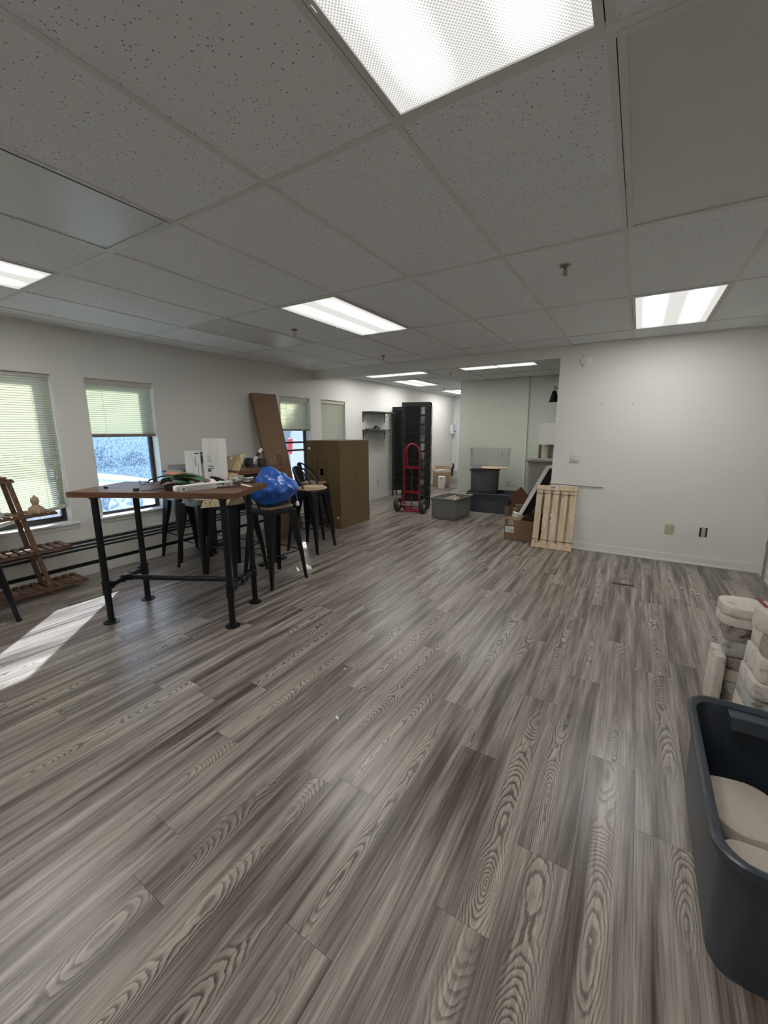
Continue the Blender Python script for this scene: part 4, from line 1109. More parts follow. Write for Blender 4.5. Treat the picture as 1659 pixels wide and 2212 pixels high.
ov = B().loft([[(0.030 + 0.031 * math.copysign(abs(math.cos(a)) ** 0.8, math.cos(a)), yl + sgn * dy, 1.01 + 0.106 * math.sin(a)) for a in [2 * PI * i / 28 for i in range(28)]] for dy in (0.0006, 0.0012)], mt=mlc)
obj('print_oval', ov, 'card', lc)
tx = text_bm('IKEA', 0.070)
mtx = mlc @ Matrix.Translation((0.030, yl + sgn * 0.0018, 1.01)) @ Matrix(((0, 1 * 0.62, 0, 0), (0, 0, sgn * 1.0, 0), (-1 * sgn * sgn, 0, 0, 0), (0, 0, 0, 1)))
obj('print_text', moved(tx, mtx), 'print', lc)
# big wardrobe carton
bc = thing('moving_carton', 'very large brown cardboard carton standing on the floor before the wall shelves', 'box', (-3.69, 4.775, 0), 0)
def bx_(x0, x1, y0, y1, z0, z1): return B().bb(x0, x1, y0, y1, z0, z1)
W_, D_, H_ = 0.66, 0.775, 1.312
obj('lower_body', bx_(-W_, 0.0, 0, D_, 0.0, 0.275), 'card_olive', bc, bevel=0.004)
obj('upper_body', bx_(-W_ + 0.004, -0.004, 0.004, D_ - 0.004, 0.275, H_), 'card_olive', bc, bevel=0.004)
obj('corrugated_edge', bx_(-0.0045, 0.001, 0.0, D_, 0.272, 0.280), 'card_dark', bc)
obj('fold_line', bx_(-0.0045, -0.0025, 0.39, 0.396, 0.28, H_ - 0.01), 'card_dark', bc)
obj('fold_line', bx_(-0.0045, -0.0028, 0.45, 0.453, 0.28, H_ - 0.01), 'card_dark', bc)
obj('top_flap', bx_(-W_ + 0.005, -0.005, 0.006, D_ - 0.006, H_, H_ + 0.004), 'card', bc)
for (x0, x1, z0, z1) in ((-0.20, 0.0005, 0.155, 0.235), (-0.26, 0.0005, 0.02, 0.065), (-0.5, -0.42, 0.3, 0.62), (-0.40, -0.25, 0.80, 0.90), (-0.38, -0.31, 0.62, 1.05)):
    obj('tape_strip', bx_(x0, x1, -0.0012, 0.0002 if z0 < .27 else 0.0042, z0, z1), 'tape', bc)
for (y0, y1, z0, z1) in ((0.0, 0.10, 0.20, 0.25), (0.0, 0.12, 0.06, 0.10), (0.62, 0.775, 0.09, 0.14)): obj('tape_strip', bx_(-0.0002, 0.0012, y0, y1, z0, z1), 'tape', bc)
for (x, z, s) in ((-0.585, 1.20, 0.04), (-0.055, 0.17, 0.035)): obj('label', bx_(x - s / 2 * 1.2, x + s / 2 * 1.2, -0.0022, 0.003, z - s / 2, z + s / 2), 'white_paper', bc)
for zz in (0.40, 0.62, 0.83, 1.05, 1.24):
    for yy in (0.36, 0.47): obj('staple', bx_(-0.0045, -0.0015, yy, yy + 0.006, zz, zz + 0.03), 'card_dark', bc)
# small carton behind the stools
o = obj('wire_frame', B().tube([(-4.10, 4.745, 0.55), (-4.10, 4.745, 1.06), (-3.925, 4.745, 1.06), (-3.925, 4.745, 0.0)], 0.006, 6), 'brown_leather')
o2 = tag(o, 'thin dark red wire frame standing against the large brown carton', 'frame')
# white lump standing in for a small sun patch on the floor
o = obj('sun_patch_lump', wobble(B().loft([rrect(0, 0, 0.055, 0.035, 0.012, 0.0), rrect(0, 0, 0.050, 0.030, 0.012, 0.018), rrect(-0.01, 0, 0.02, 0.012, 0.01, 0.035)]), 0.012, 30), 'white_paper', smooth=30)
o.location = (-2.93, 3.16, 0.004); o.rotation_euler = (0, 0, -0.3); tag(o, 'white lump standing in for a sun patch on the floor by the blue bag stool', 'paper')

# ================================================================== LOCKERS
def locker(name_label, x, y, ang):
    """local x along the perforated face (0..W), y depth (0..D), z up"""
    t = thing('locker', name_label, 'locker', (x, y, 0), ang, 'black perforated lockers')
    W_, D_, Z0, Z1 = 0.525, 0.305, 0.135, 1.965
    th = 0.003
    for (lx, ly) in ((0.012, 0.012), (W_ - 0.012, 0.012), (0.012, D_ - 0.012), (W_ - 0.012, D_ - 0.012)):
        obj('leg', B().bb(lx - 0.012, lx + 0.012, ly - 0.012, ly + 0.012, 0, Z0), 'black', t)
    obj('top', B().bb(0, W_, 0, D_, Z1 - th, Z1), 'black', t); obj('bottom', B().bb(0, W_, 0, D_, Z0, Z0 + th), 'black', t)
    nT = 10; pitch = (Z1 - Z0 - 0.16) / nT; zt = [Z0 + 0.10 + pitch * k for k in range(nT + 1)]
    L_, R_2 = 0.075, W_ - 0.095
    for yy in (0.0, D_ - th):
        fb = B().bb(0, L_, yy, yy + th, Z0, Z1); fb.bb(R_2, W_, yy, yy + th, Z0, Z1)
        fb.bb(L_, R_2, yy, yy + th, Z0, zt[0] + 0.012); fb.bb(L_, R_2, yy, yy + th, zt[-1] - 0.012, Z1)
        for z in zt[1:-1]: fb.bb(L_, R_2, yy, yy + th, z - 0.012, z + 0.012)
        obj('side_panel', fb, 'black', t)
        mb = B(); st_ = 0.026
        for k in range(nT):
            z0, z1 = zt[k] + 0.012, zt[k + 1] - 0.012; hh = z1 - z0; ww = R_2 - L_
            for dirn in (-1, 1):
                c = -hh
                while c < ww:
                    # line x = L_ + c + s, z = z0 + s   (s from 0..hh), clipped
                    s0 = max(0.0, -c); s1 = min(hh, ww - c)
                    if s1 - s0 > 0.004:
                        xa, xb = L_ + c + s0, L_ + c + s1
                        if dirn < 0: xa, xb = L_ + R_2 - xa, L_ + R_2 - xb
                        wv_ = 0.0048
                        za, zb_ = z0 + s0, z0 + s1
                        dx = wv_ * (-1 if dirn > 0 else 1)
                        vs = [(xa - dx, yy + 0.001, za), (xa + dx, yy + 0.001, za), (xb + dx, yy + 0.001, zb_), (xb - dx, yy + 0.001, zb_)]
                        mb.add(vs + [(p[0], yy + 0.0022, p[2]) for p in vs], [(0, 1, 2, 3), (7, 6, 5, 4), (0, 4, 5, 1), (2, 6, 7, 3)])
                    c += st_
        obj('mesh_panel', mb, 'black', t, kind='stuff')
    for xx in (0.215, 0.325): obj('divider', B().bb(xx - 0.001, xx + 0.001, 0.06, D_ - 0.004, zt[0], zt[-1]), 'black', t)
    obj('back_sheet', B().bb(0.01, 0.325, D_ - 0.010, D_ - 0.006, zt[0], zt[-1]), 'black', t)
    for z in zt: obj('shelf', B().bb(0.003, W_ - 0.003, 0.003, D_ - 0.003, z - 0.001, z + 0.001), 'black', t)
    obj('back_panel', B().bb(0, th, th, D_ - th, Z0, Z1), 'black', t)
    db = B().bb(W_ - th, W_, 0, 0.03, Z0, Z1); db.bb(W_ - th, W_, D_ - 0.03, D_, Z0, Z1)
    obj('door_frame', db, 'black', t)
    for k in range(nT // 2):
        d = obj('door', B().bb(W_ - 0.001, W_ + 0.012, 0.030, D_ - 0.030, zt[2 * k] + 0.006, zt[2 * k + 2] - 0.006), 'black', t, bevel=0.002)
        obj('vent_plate', B().bb(W_ + 0.012, W_ + 0.014, 0.06, D_ - 0.06, zt[2 * k] + 0.20, zt[2 * k + 2] - 0.05), 'print_grey', d)
        obj('handle', B().bb(W_ + 0.012, W_ + 0.024, 0.05, 0.075, zt[2 * k] + 0.12, zt[2 * k] + 0.19), 'steel', d, bevel=0.002)
    rv = B()
    zz = Z0 + 0.06
    k = 0
    while zz < Z1:
        for xx in (0.018, L_ - 0.014 + 0.0, R_2 + 0.02, W_ - 0.02):
            rv.box((xx, -0.001, zz + (0.04 if xx in (0.018, W_ - 0.02) else 0)), (0.007, 0.003, 0.007))
        zz += pitch; k += 1
    obj('rivets', rv, 'device', t, kind='stuff')
    return t
l1 = locker('black perforated metal locker behind the red hand truck', -3.765, 6.765, math.radians(19))
l2 = dup(l1, (-4.66, 7.945, 0), math.radians(12), 'black perforated metal locker against the windowed wall, behind the other one')
l1['group'] = l2['group'] = 'black perforated lockers'
o = obj('metal_plate', B().bb(-0.12, 0.12, -0.06, 0.06, 0.0, 0.01), 'tote_mid'); o.location = (-4.36, 8.12, 1.966); o.rotation_euler = (0, 0, 0.2); tag(o, 'thin grey plate lying on top of the rear locker', 'plate')

# ================================================================== HAND TRUCK
hk = thing('hand_truck', 'red metal hand truck with two black tyres in front of the lockers', 'hand truck', (-3.415, 6.50, 0), math.radians(2))
R0 = 0.0125
def tb_(name, pts, r=R0, n=10): return obj(name, B().tube(pts, r, n), 'red', hk, smooth=50)
fr = []
HW = 0.150; lean = 0.02
for k in range(0, 17):
    a = PI * k / 16; fr.append((HW * math.cos(a), lean, 1.06 + 0.165 * math.sin(a)))
tb_('frame_tube', [(HW, 0.03, 0.02), (HW, 0.02, 0.14), (HW, lean, 0.30)] + fr + [(-HW, lean, 0.30), (-HW, 0.02, 0.14), (-HW, 0.03, 0.02)])
fr2 = [(-0.062 + 0.0, -0.03, 0.80)] + [(-0.060 + 0.02 * 0, -0.03 - 0.05 * f, 0.80 + 0.30 * f) for f in (0.3, 0.6)] + [(-0.055, -0.08, 1.12), (-0.03, -0.065, 1.19), (0.0, -0.02, 1.225)]
tb_('handle_loop', [(-0.062, 0.0, 0.82)] + fr2[1:])
for z in (0.81, 0.36): obj('cross_bar', B().box((0, 0.012, z), (HW * 2, 0.022, 0.045)), 'red', hk, bevel=0.003)
tb_('centre_post', [(0, 0.015, 0.81), (0, 0.015, 0.04)], 0.010)
for s in (-1, 1):
    obj('side_bracket', B().beam((s * HW, 0.0, 0.34), (s * 0.190, -0.03, 0.13), 0.03, 0.012, (1, 0, 0)), 'red', hk)
    obj('side_bracket', B().beam((s * 0.190, -0.03, 0.16), (s * HW, 0.03, 0.02), 0.03, 0.012, (1, 0, 0)), 'red', hk)
    mw = Matrix.Translation((s * 0.255, -0.03, 0.1275)) @ Matrix.Rotation(PI / 2, 4, 'Y')
    wh = obj('wheel', B().lathe([(0.058, -0.024), (0.085, -0.036), (0.110, -0.037), (0.123, -0.024), (0.1272, -0.008), (0.1272, 0.008), (0.123, 0.024), (0.110, 0.037), (0.085, 0.036), (0.058, 0.024)], 36, mt=mw, cap=False), 'rubber', hk, smooth=40)
    obj('hub', B().lathe([(0.0, -0.03), (0.022, -0.03), (0.026, -0.016), (0.060, -0.024), (0.060, 0.024), (0.026, 0.016), (0.022, 0.03), (0.0, 0.03)], 24, mt=mw), 'steel', wh, smooth=35)
obj('axle', B().cyl((-0.26, -0.03, 0.1275), (0.26, -0.03, 0.1275), 0.008), 'steel', hk)
obj('toe_plate', B().bb(-0.165, 0.165, 0.03, 0.20, 0.004, 0.012), 'red', hk, bevel=0.002)
for z in (0.05, 0.09): tb_('lower_rung', [(-HW, 0.02, z), (HW, 0.02, z)], 0.006)
tb_('lower_rung', [(-0.17, -0.06, 0.02), (0.17, -0.06, 0.02)], 0.006)

# ================================================================== TOTES
def tote(label, x, y, z, rz, L, W_, H_, mat, taper=0.86, lip=0.018, rr=0.05, panel=True, name='storage_tote', group=None, th=0.006, ledge=0.0):
    t = thing(name, label, 'tote', (x, y, z), rz, group)
    hx, hy = L / 2, W_ / 2
    bx0, by0 = hx - (1 - taper) * 0.5 * (hx + hy) * 0.5, hy - (1 - taper) * 0.5 * (hx + hy) * 0.5
    tx_, ty_ = hx - lip - 0.006, hy - lip - 0.006
    def ring(f, off, z_): return rrect(0, 0, bx0 + (tx_ - bx0) * f + off, by0 + (ty_ - by0) * f + off, rr, z_)
    rings = [rrect(0, 0, bx0 - 0.02, by0 - 0.02, rr, 0.0), ring(0.0, -0.003, 0.004), ring(0.03, 0, 0.02)]
    if ledge: rings += [ring(0.76, 0, H_ * 0.76), ring(0.78, 0.010, H_ * 0.775)]; of = 0.010
    else: of = 0.0
    rings += [ring(0.96, of, H_ - 0.034), rrect(0, 0, hx - 0.004, hy - 0.004, rr + 0.01, H_ - 0.030), rrect(0, 0, hx, hy, rr + 0.012, H_ - 0.024), rrect(0, 0, hx, hy, rr + 0.012, H_ - 0.006), rrect(0, 0, hx - 0.006, hy - 0.006, rr + 0.01, H_)]
    rings += [rrect(0, 0, hx - lip * 0.8, hy - lip * 0.8, rr + 0.004, H_), ring(1.0, of - th, H_ - 0.012), ring(0.03, -th, 0.012), rrect(0, 0, bx0 - 0.03, by0 - 0.03, rr, 0.007)]
    obj('body', B().loft(rings), mat, t, smooth=40)
    if panel:
        for s in (-1, 1):
            # raised panels on the long sides and the ends
            for axis in (0, 1):
                pw = (bx0 if axis == 0 else by0) * 0.62; f0, f1 = 0.10, 0.80
                pts = []
                for f in (f0, f1):
                    d = (by0 + (ty_ - by0) * f if axis == 0 else bx0 + (tx_ - bx0) * f)
                    for q in (-1, 1):
                        for e in (-0.001, 0.006):
                            c = q * pw * (0.92 if f == f0 else 1.0)
                            pts.append((c, s * (d + e), H_ * f) if axis == 0 else (s * (d + e), c, H_ * f))
                bb_ = B().add(pts, [(1, 3, 7, 5), (0, 1, 5, 4), (2, 6, 7, 3), (4, 5, 7, 6), (0, 2, 3, 1), (0, 4, 6, 2)])
                obj('side_panel', bb_, mat, t, bevel=0.003)
    return t
# light grey tote near lockers, with boards
g1 = tote('light grey open storage tote on the floor holding pale wooden boards', -2.640, 6.52, 0, math.radians(-6), 0.52, 0.68, 0.36, 'tote_grey', taper=0.78)
for k, (dx, dy, L_, a, nm) in enumerate(((-0.02, 0.05, 0.42, 0, 'pale wooden board laid in the light grey tote'), (0.05, 0.02, 0.40, 0, 'pale wooden board standing beside another in the light grey tote'), (0.10, 0.12, 0.22, 0, 'short pale offcut in the light grey tote'))):
    o = obj('wooden_board', B().bb(-0.012, 0.012, -L_ / 2, L_ / 2, -0.27, 0.0), 'plaster' if k == 0 else 'board_wood', bevel=0.002)
    o.location = (-2.68 + dx, 6.56 + dy * 0.4, 0.325 - 0.01 * k); o.rotation_euler = (0, 0, math.radians(-6)); tag(o, nm, 'board', 'boards in the light grey tote')
tote('dark slate open storage tote on the floor under the stacked tote', -2.20, 7.36, 0, math.radians(5), 0.84, 0.58, 0.355, 'tote_dark', taper=0.80, rr=0.07, panel=False, ledge=1)
tote('slate grey storage tote stacked on the open dark tote', -2.335, 7.36, 0.36, math.radians(14), 0.53, 0.56, 0.425, 'tote_mid', taper=0.78, panel=True)
o = obj('tote_lid', B().loft([rrect(0, 0, 0.235, 0.305, 0.06, 0.0), rrect(0, 0, 0.24, 0.31, 0.06, 0.008), rrect(0, 0, 0.225, 0.295, 0.06, 0.018)]), 'tote_mid', smooth=40)
o.location = (-2.335, 7.36, 0.7855); o.rotation_euler = (0.0, 0, math.radians(16)); tag(o, 'slate grey lid on the stacked tote, under the round board', 'lid')
o = obj('round_board', B().lathe([(0.0, 0.0), (0.235, 0.0), (0.24, 0.005), (0.235, 0.014), (0.0, 0.014)], 40), 'board_wood', smooth=40)
o.location = (-2.13, 7.22, 0.8045); o.rotation_euler = (0.0, 0.0, 0); tag(o, 'thin pale round board on the lid of the stacked slate tote', 'board')
ct = tote('upturned clear plastic bin on top of the stacked totes by the partition', -2.27, 7.52, 0.764, math.radians(6), 0.72, 0.42, 0.34, 'plastic_clear', taper=0.84, panel=False, name='clear_bin', th=0.003)
for s in (-1, 1): obj('latch', B().bb(s * 0.352 - 0.006, s * 0.352 + 0.006, -0.05, 0.05, 0.20, 0.33), 'plastic_clear', ct, bevel=0.003)
obj('latch_slot', B().bb(0.25, 0.256, -0.212, -0.206, 0.19, 0.28), 'print', ct)
ct.location = (-2.30, 7.50, 0.8045)
# pale grey tote by the jamb, on cartons
wbox('carton', 'open brown carton under the pale grey tote near the partition', 'box', -1.40, 7.15, 0, 0.15, 0.60, 0.5, 0.36, 'card_light')
cf = thing('carton', 'dark open cardboard flaps beside the pale grey tote', 'box', (-1.50, 6.60, 0), 0.3)
obj('flap', B().beam((-0.10, 0, 0.30), (0.10, 0.05, 0.46), 0.30, 0.005, (0, 1, 0)), 'card_dark', cf)
obj('body', B().bb(-0.10, 0.22, -0.12, 0.12, 0.0, 0.30), 'card', cf)
tote('pale grey open storage tote stacked on cartons beside the wall opening', -1.27, 7.15, 0.3605, math.radians(5), 0.56, 0.44, 0.63, 'tote_pale', taper=0.66, panel=False, rr=0.05)
# white shelf unit on wooden posts behind
su = thing('shelf_unit', 'white cabinet on brown and olive wooden posts beyond the pale grey tote', 'cabinet', (-1.20, 7.90, 0))
obj('upper_box', B().bb(-0.315, 0.28, -0.10, 0.22, 1.205, 1.575), 'trim', su, bevel=0.003)
obj('post', B().bb(-0.315, -0.275, -0.09, -0.05, 0, 1.205), 'stand_wood', su)
obj('post', B().bb(-0.155, -0.11, -0.09, -0.05, 0, 1.205), 'card_olive', su)
obj('post', B().bb(-0.02, 0.03, -0.09, -0.05, 0, 1.205), 'card_olive', su)
obj('back_board', B().bb(-0.13, 0.28, 0.16, 0.18, 0.0, 1.205), 'tote_pale', su)
# printed carton in front of the jamb with stuff
PC = thing('carton', 'open brown carton with a white shipping label beside the pine crate panel', 'box', (-1.225, 5.80, 0), math.radians(0))
cb = B(); a, d, h = 0.215, 0.30, 0.275
cb.bb(-a, a, -d, -d + 0.005, 0.003, h); cb.bb(-a, a, d - 0.005, d, 0.003, h); cb.bb(-a, -a + 0.005, -d + 0.005, d - 0.005, 0.003, h); cb.bb(a - 0.005, a, -d + 0.005, d - 0.005, 0.003, h); cb.bb(-a, a, -d, d, 0.0, 0.005)
obj('body', cb, 'card', PC)
obj('flap', B().beam((-a, -d + 0.29, h), (-a - 0.02, -d + 0.30, h + 0.14), 0.56, 0.005, (1, 0, 0)), 'card', PC)
obj('flap', B().beam((-a + 0.1, -d - 0.0, h), (-a + 0.1, -d + 0.06, h + 0.03), 0.2, 0.005, (0, 1, 0)), 'card', PC)
obj('crease', B().bb(-a, a, -d - 0.001, -d, 0.185, 0.189), 'card_dark', PC)
obj('tape_strip', B().bb(-a + 0.045, -a + 0.115, -d - 0.0015, -d, 0.20, h), 'tape_grey', PC)
lbx = obj('shipping_label', B().bb(-a + 0.012, -a + 0.125, -d - 0.0022, -d, 0.095, 0.180), 'white_paper', PC)
pl = B()
for k in range(4): pl.bb(-a + 0.02, -a + 0.075 + 0.006 * k, -d - 0.0030, -d - 0.0020, 0.165 - 0.014 * k, 0.170 - 0.014 * k)
pl.bb(-a + 0.09, -a + 0.12, -d - 0.0030, -d - 0.0020, 0.115, 0.14); pl.bb(-a + 0.02, -a + 0.11, -d - 0.0030, -d - 0.0020, 0.103, 0.107)
obj('label_print', pl, 'print_grey', lbx)
for k, (x, y, z, a_, m, nm) in enumerate(((-1.42, 5.80, 0.16, 0.5, 'white_paper', 'crumpled white packet sticking out of the open carton'), (-1.38, 5.95, 0.20, -0.4, 'card_light', 'small tan box sticking out of the open carton'), (-1.35, 5.66, 0.17, 0.9, 'white_paper', 'folded white sheet lying in the open carton near its front'))):
    o = obj('packet', wobble(B().loft([rrect(0, 0, 0.05, 0.03, 0.01, 0.0), rrect(0, 0, 0.05, 0.03, 0.01, 0.17)]), 0.006, 15, k), m, smooth=30); o.location = (x, y, z); o.rotation_euler = (0.25, 0.3 * (-1) ** k, a_); tag(o, nm, 'packet')
# leaning framed board
fbx = thing('framed_board', 'white framed dark board leaning in the opening behind the pine crate panel', 'board', (0, 0, 0))
pA = Vector((-1.345, 5.70, 0.255)); pB = Vector((-0.99, 5.70, 1.0)); pC = Vector((-0.93, 6.15, 1.02)); 
axu = (pB - pA); Lf = axu.length; axu.normalize(); axw = Vector((0.10, 1, 0)).normalized(); axw = (axw - axu * axw.dot(axu)).normalized(); axn = axu.cross(axw)
mf = Matrix(((axw.x, axn.x, axu.x, pA.x), (axw.y, axn.y, axu.y, pA.y), (axw.z, axn.z, axu.z, pA.z), (0, 0, 0, 1)))
fb = B(); FW_ = 0.62
fb.bb(0, 0.03, -0.045, 0.005, 0, Lf, mf); fb.bb(FW_ - 0.03, FW_, -0.045, 0.005, 0, Lf, mf); fb.bb(0.03, FW_ - 0.03, -0.045, 0.005, Lf - 0.03, Lf, mf); fb.bb(0.03, FW_ - 0.03, -0.045, 0.005, 0, 0.03, mf)
obj('frame', fb, 'device', fbx, bevel=0.002)
obj('panel', B().bb(0.028, FW_ - 0.028, -0.030, -0.010, 0.028, Lf - 0.028, mf), 'black_flat', fbx)
# pine crate panel leaning on wall
cr = thing('pine_panel', 'slatted pale pine crate panel tied with black string leaning on the far wall', 'crate panel', (-0.80, 5.30, 0))
tl = math.atan2(0.13, 0.78)
mc = Matrix.Translation((0, 0, 0.0)) @ Matrix.Rotation(-tl, 4, 'X')
Hc = 0.79; hw = 0.232
for k in range(5):
    x = -hw + 0.035 + k * (2 * hw - 0.07) / 4
    obj('slat', B().bb(x - 0.0355, x + 0.0355, -0.009, 0.009, 0.0, Hc - 0.01, mc), 'pine', cr, bevel=0.0015)
obj('rail', B().bb(-hw - 0.004, hw + 0.004, -0.022, -0.0095, Hc - 0.055, Hc, mc), 'pine', cr, bevel=0.002)
obj('rail', B().bb(-hw - 0.004, hw + 0.004, -0.022, -0.0095, 0.0, 0.065, mc), 'pine', cr, bevel=0.002)
for z in (0.06, Hc - 0.05): obj('back_rail', B().bb(-hw, hw, 0.0095, 0.03, z - 0.04, z + 0.04, mc), 'pine', cr)
for z in (0.100, Hc - 0.105): obj('string', B().bb(-hw - 0.003, hw + 0.003, -0.0115, 0.0115, z - 0.003, z + 0.003, mc), 'black_flat', cr)
sl = obj('sticker', B().bb(-0.045, -0.022, -0.0105, -0.009, 0.33, 0.44, mc), 'white_paper', cr)
obj('sticker_print', B().bb(-0.042, -0.032, -0.0115, -0.0102, 0.36, 0.40, mc), 'print', sl)
st2 = obj('sticker', B().bb(-0.09, 0.02, -0.0228, -0.0218, Hc - 0.034, Hc - 0.014, mc), 'device', cr)
obj('sticker_print', B().bb(-0.07, -0.015, -0.0236, -0.0225, Hc - 0.028, Hc - 0.020, mc), 'print', st2)
o = obj('rod', B().cyl((-0.90, 5.435, 0.802), (-0.30, 5.45, 0.790), 0.004), 'print'); tag(o, 'thin dark rod resting on top of the pine panel along the wall', 'rod')
# cord on partition wall
o = obj('cable', B().tube([(-2.06, 8.18, 0.36), (-2.0, 8.12, 0.40), (-1.9, 8.05, 0.37), (-1.82, 8.0, 0.28), (-1.75, 7.95, 0.15)], 0.006, 6), 'tote_pale', smooth=50); tag(o, 'pale grey cable looping from the partition outlet', 'cable')

# ================================================================== SECOND ROOM FAR END
oc = thing('carton', 'open brown carton filled with papers at the far end of the second room', 'box', (-4.36, 10.05, 0), math.radians(20))
a, d, h = 0.22, 0.20, 0.38
cb = B(); cb.bb(-a, a, -d, -d + 0.006, 0.0, h); cb.bb(-a, a, d - 0.006, d, 0.0, h); cb.bb(-a, -a + 0.006, -d, d, 0.0, h); cb.bb(a - 0.006, a, -d, d, 0.0, h); cb.bb(-a, a, -d, d, 0.0, 0.006)
obj('body', cb, 'card_light', oc)
obj('flap', B().beam((-a, 0, h), (-a - 0.10, 0, h + 0.12), 0.38, 0.006, (1, 0, 0)), 'card_light', oc)
obj('flap', B().beam((0, d, h), (0.0, d + 0.05, h + 0.14), 0.42, 0.006, (0, 1, 0)), 'card_light', oc)
obj('label', B().bb(0.02, 0.12, -d - 0.002, -d, 0.12, 0.25), 'white_paper', oc)
for k in range(4):
    o = obj('paper_bundle', wobble(B().loft([rrect(0, 0, 0.07, 0.05, 0.01, 0.0), rrect(0, 0, 0.07, 0.05, 0.01, 0.16)]), 0.01, 12, k), 'white_paper', smooth=30)
    o.location = (-4.47 + 0.075 * k, 10.02 + 0.03 * (k % 2), 0.26 + 0.01 * k); o.rotation_euler = (0.1, 0.1 * k, 0.3 * k)
    tag(o, ['paper bundle against the wall side of the far open carton', 'second paper bundle from the wall side in the far open carton', 'third paper bundle from the wall side in the far open carton', 'paper bundle at the room side of the far open carton'][k], 'paper', 'paper bundles in the far carton')
wbox('carton', 'white topped bright box before the far open carton', 'box', -4.20, 9.68, 0, 0.25, 0.16, 0.20, 0.30, 'white_paper', [('f', 0.0, 0.25, 0.03, 0.03, 'print', 'print_line')])
cbx = tote('small clear plastic bin beside the far open carton', -4.36, 10.70, 0, 0.2, 0.34, 0.30, 0.34, 'plastic_clear', taper=0.85, panel=False, name='clear_bin', th=0.003)
o = obj('tool_handle', B().tube([(0, 0, 0), (0.02, 0, 0.12), (0.0, 0.03, 0.2), (0.04, 0.02, 0.27), (0.03, 0.0, 0.36)], [0.03, 0.035, 0.04, 0.03, 0.015], 10), 'black_flat', smooth=50); o.location = (-4.35, 10.70, 0.20); tag(o, 'black tool handle standing up in the small clear bin', 'tool')

# ================================================================== FOREGROUND TOTE AND MOLDS
ft = tote('large dark slate storage tote nearest the camera holding plaster molds', 0.535, 1.565, 0, 0, 0.52, 0.80, 0.40, 'tote_blue', taper=0.80, rr=0.07, lip=0.016, panel=False, ledge=0)
# moulded handle recess showing inside the far end
obj('handle_recess', B().loft([rrect(0.035, 0.345, 0.16, 0.030, 0.012, 0.325), rrect(0.035, 0.345, 0.16, 0.030, 0.012, 0.383)]), 'tote_blue', ft, bevel=0.004)
def mold(label, x, y, z, rz, sx, sy, sz, mat, mat2=None, split='z', r=0.03, band=None, amt=0.004, seed=0):
    t = thing('plaster_mold', label, 'plaster mold', (x, y, z), rz, 'plaster molds')
    g_ = 0.0015
    def half(x0, x1, y0, y1, z0, z1):
        cx_, cy_ = (x0 + x1) / 2, (y0 + y1) / 2; hx, hy = (x1 - x0) / 2, (y1 - y0) / 2; e = min(0.007, (z1 - z0) * 0.15)
        b_ = B().loft([rrect(cx_, cy_, hx - e, hy - e, r, z0), rrect(cx_, cy_, hx - e * .3, hy - e * .3, r, z0 + e * .3), rrect(cx_, cy_, hx, hy, r, z0 + e), rrect(cx_, cy_, hx, hy, r, z1 - e), rrect(cx_, cy_, hx - e * .3, hy - e * .3, r, z1 - e * .3), rrect(cx_, cy_, hx - e, hy - e, r, z1)])
        return wobble(b_, amt, 9, seed)
    X, Y = sx / 2, sy / 2
    if split == 'z': hs = [(-X, X, -Y, Y, 0.0, sz / 2 - g_), (-X, X, -Y, Y, sz / 2 + g_, sz)]
    elif split == 'x': hs = [(-X, -g_, -Y, Y, 0, sz), (g_, X, -Y, Y, 0, sz)]
    else: hs = [(-X, X, -Y, -g_, 0, sz), (-X, X, g_, Y, 0, sz)]
    for k, h_ in enumerate(hs): obj('mold_half', half(*h_), mat if k == 0 or not mat2 else mat2, t, smooth=40)
    if band: obj('band', B().bb(band[0], band[1], -Y - 0.003, Y + 0.003, sz * 0.2, sz + 0.003), band[2], t)
    return t
# in the tote
mold('rounded pale plaster mold lying in the big tote against its far inner side', 0.440, 1.64, 0.012, 0.25, 0.23, 0.26, 0.19, 'plaster', r=0.09, split='z')
mold('rounded pale plaster mold in the big tote, near its camera side', 0.455, 1.40, 0.012, 0.15, 0.24, 0.20, 0.18, 'plaster', r=0.08, split='z')
mold('pale plaster mold in the big tote cut off by the photo edge', 0.645, 1.54, 0.012, 0.0, 0.10, 0.34, 0.18, 'plaster', r=0.06, split='y')
# back stack against nothing, front stack nearer the tote
mold('upright white plaster slab mold standing at the foot of the back stack', 0.480, 2.640, 0.0, 0.03, 0.05, 0.17, 0.31, 'plaster_white', split='y', r=0.014, amt=0.003)
mold('stained plaster block mold at the very bottom of the back stack', 0.625, 2.735, 0.0, 0.02, 0.22, 0.23, 0.148, 'plaster_grey', 'plaster_brown', split='y', r=0.02)
mold('plaster mold with a dark brown burn patch in the back stack', 0.620, 2.735, 0.149, -0.02, 0.22, 0.22, 0.140, 'plaster', 'plaster_brown', split='z', r=0.03, seed=4)
mold('grey dirty plaster mold in the middle of the back stack', 0.600, 2.735, 0.290, 0.02, 0.21, 0.22, 0.085, 'plaster_grey', split='x', r=0.03, seed=6, amt=0.003)
mold('rust stained plaster mold right under the red strapped one', 0.600, 2.735, 0.376, -0.02, 0.21, 0.22, 0.080, 'plaster_brown', 'plaster_grey', split='x', r=0.04, seed=9, amt=0.003)
mold('top plaster mold with rounded end and a red strap', 0.590, 2.730, 0.457, 0.10, 0.245, 0.215, 0.105, 'plaster_white', split='z', r=0.07, band=(0.055, 0.075, 'strap_red'), amt=0.003, seed=11)
mold('white plaster mold at the bottom of the nearer stack beside the tote', 0.68, 2.37, 0.0, 0.1, 0.27, 0.26, 0.20, 'plaster', split='y', r=0.02, amt=0.003)
mold('soot marked plaster mold in the middle of the nearer stack', 0.675, 2.375, 0.202, 0.04, 0.265, 0.25, 0.155, 'plaster_grey', 'plaster_white', split='z', r=0.035, seed=5, amt=0.003)
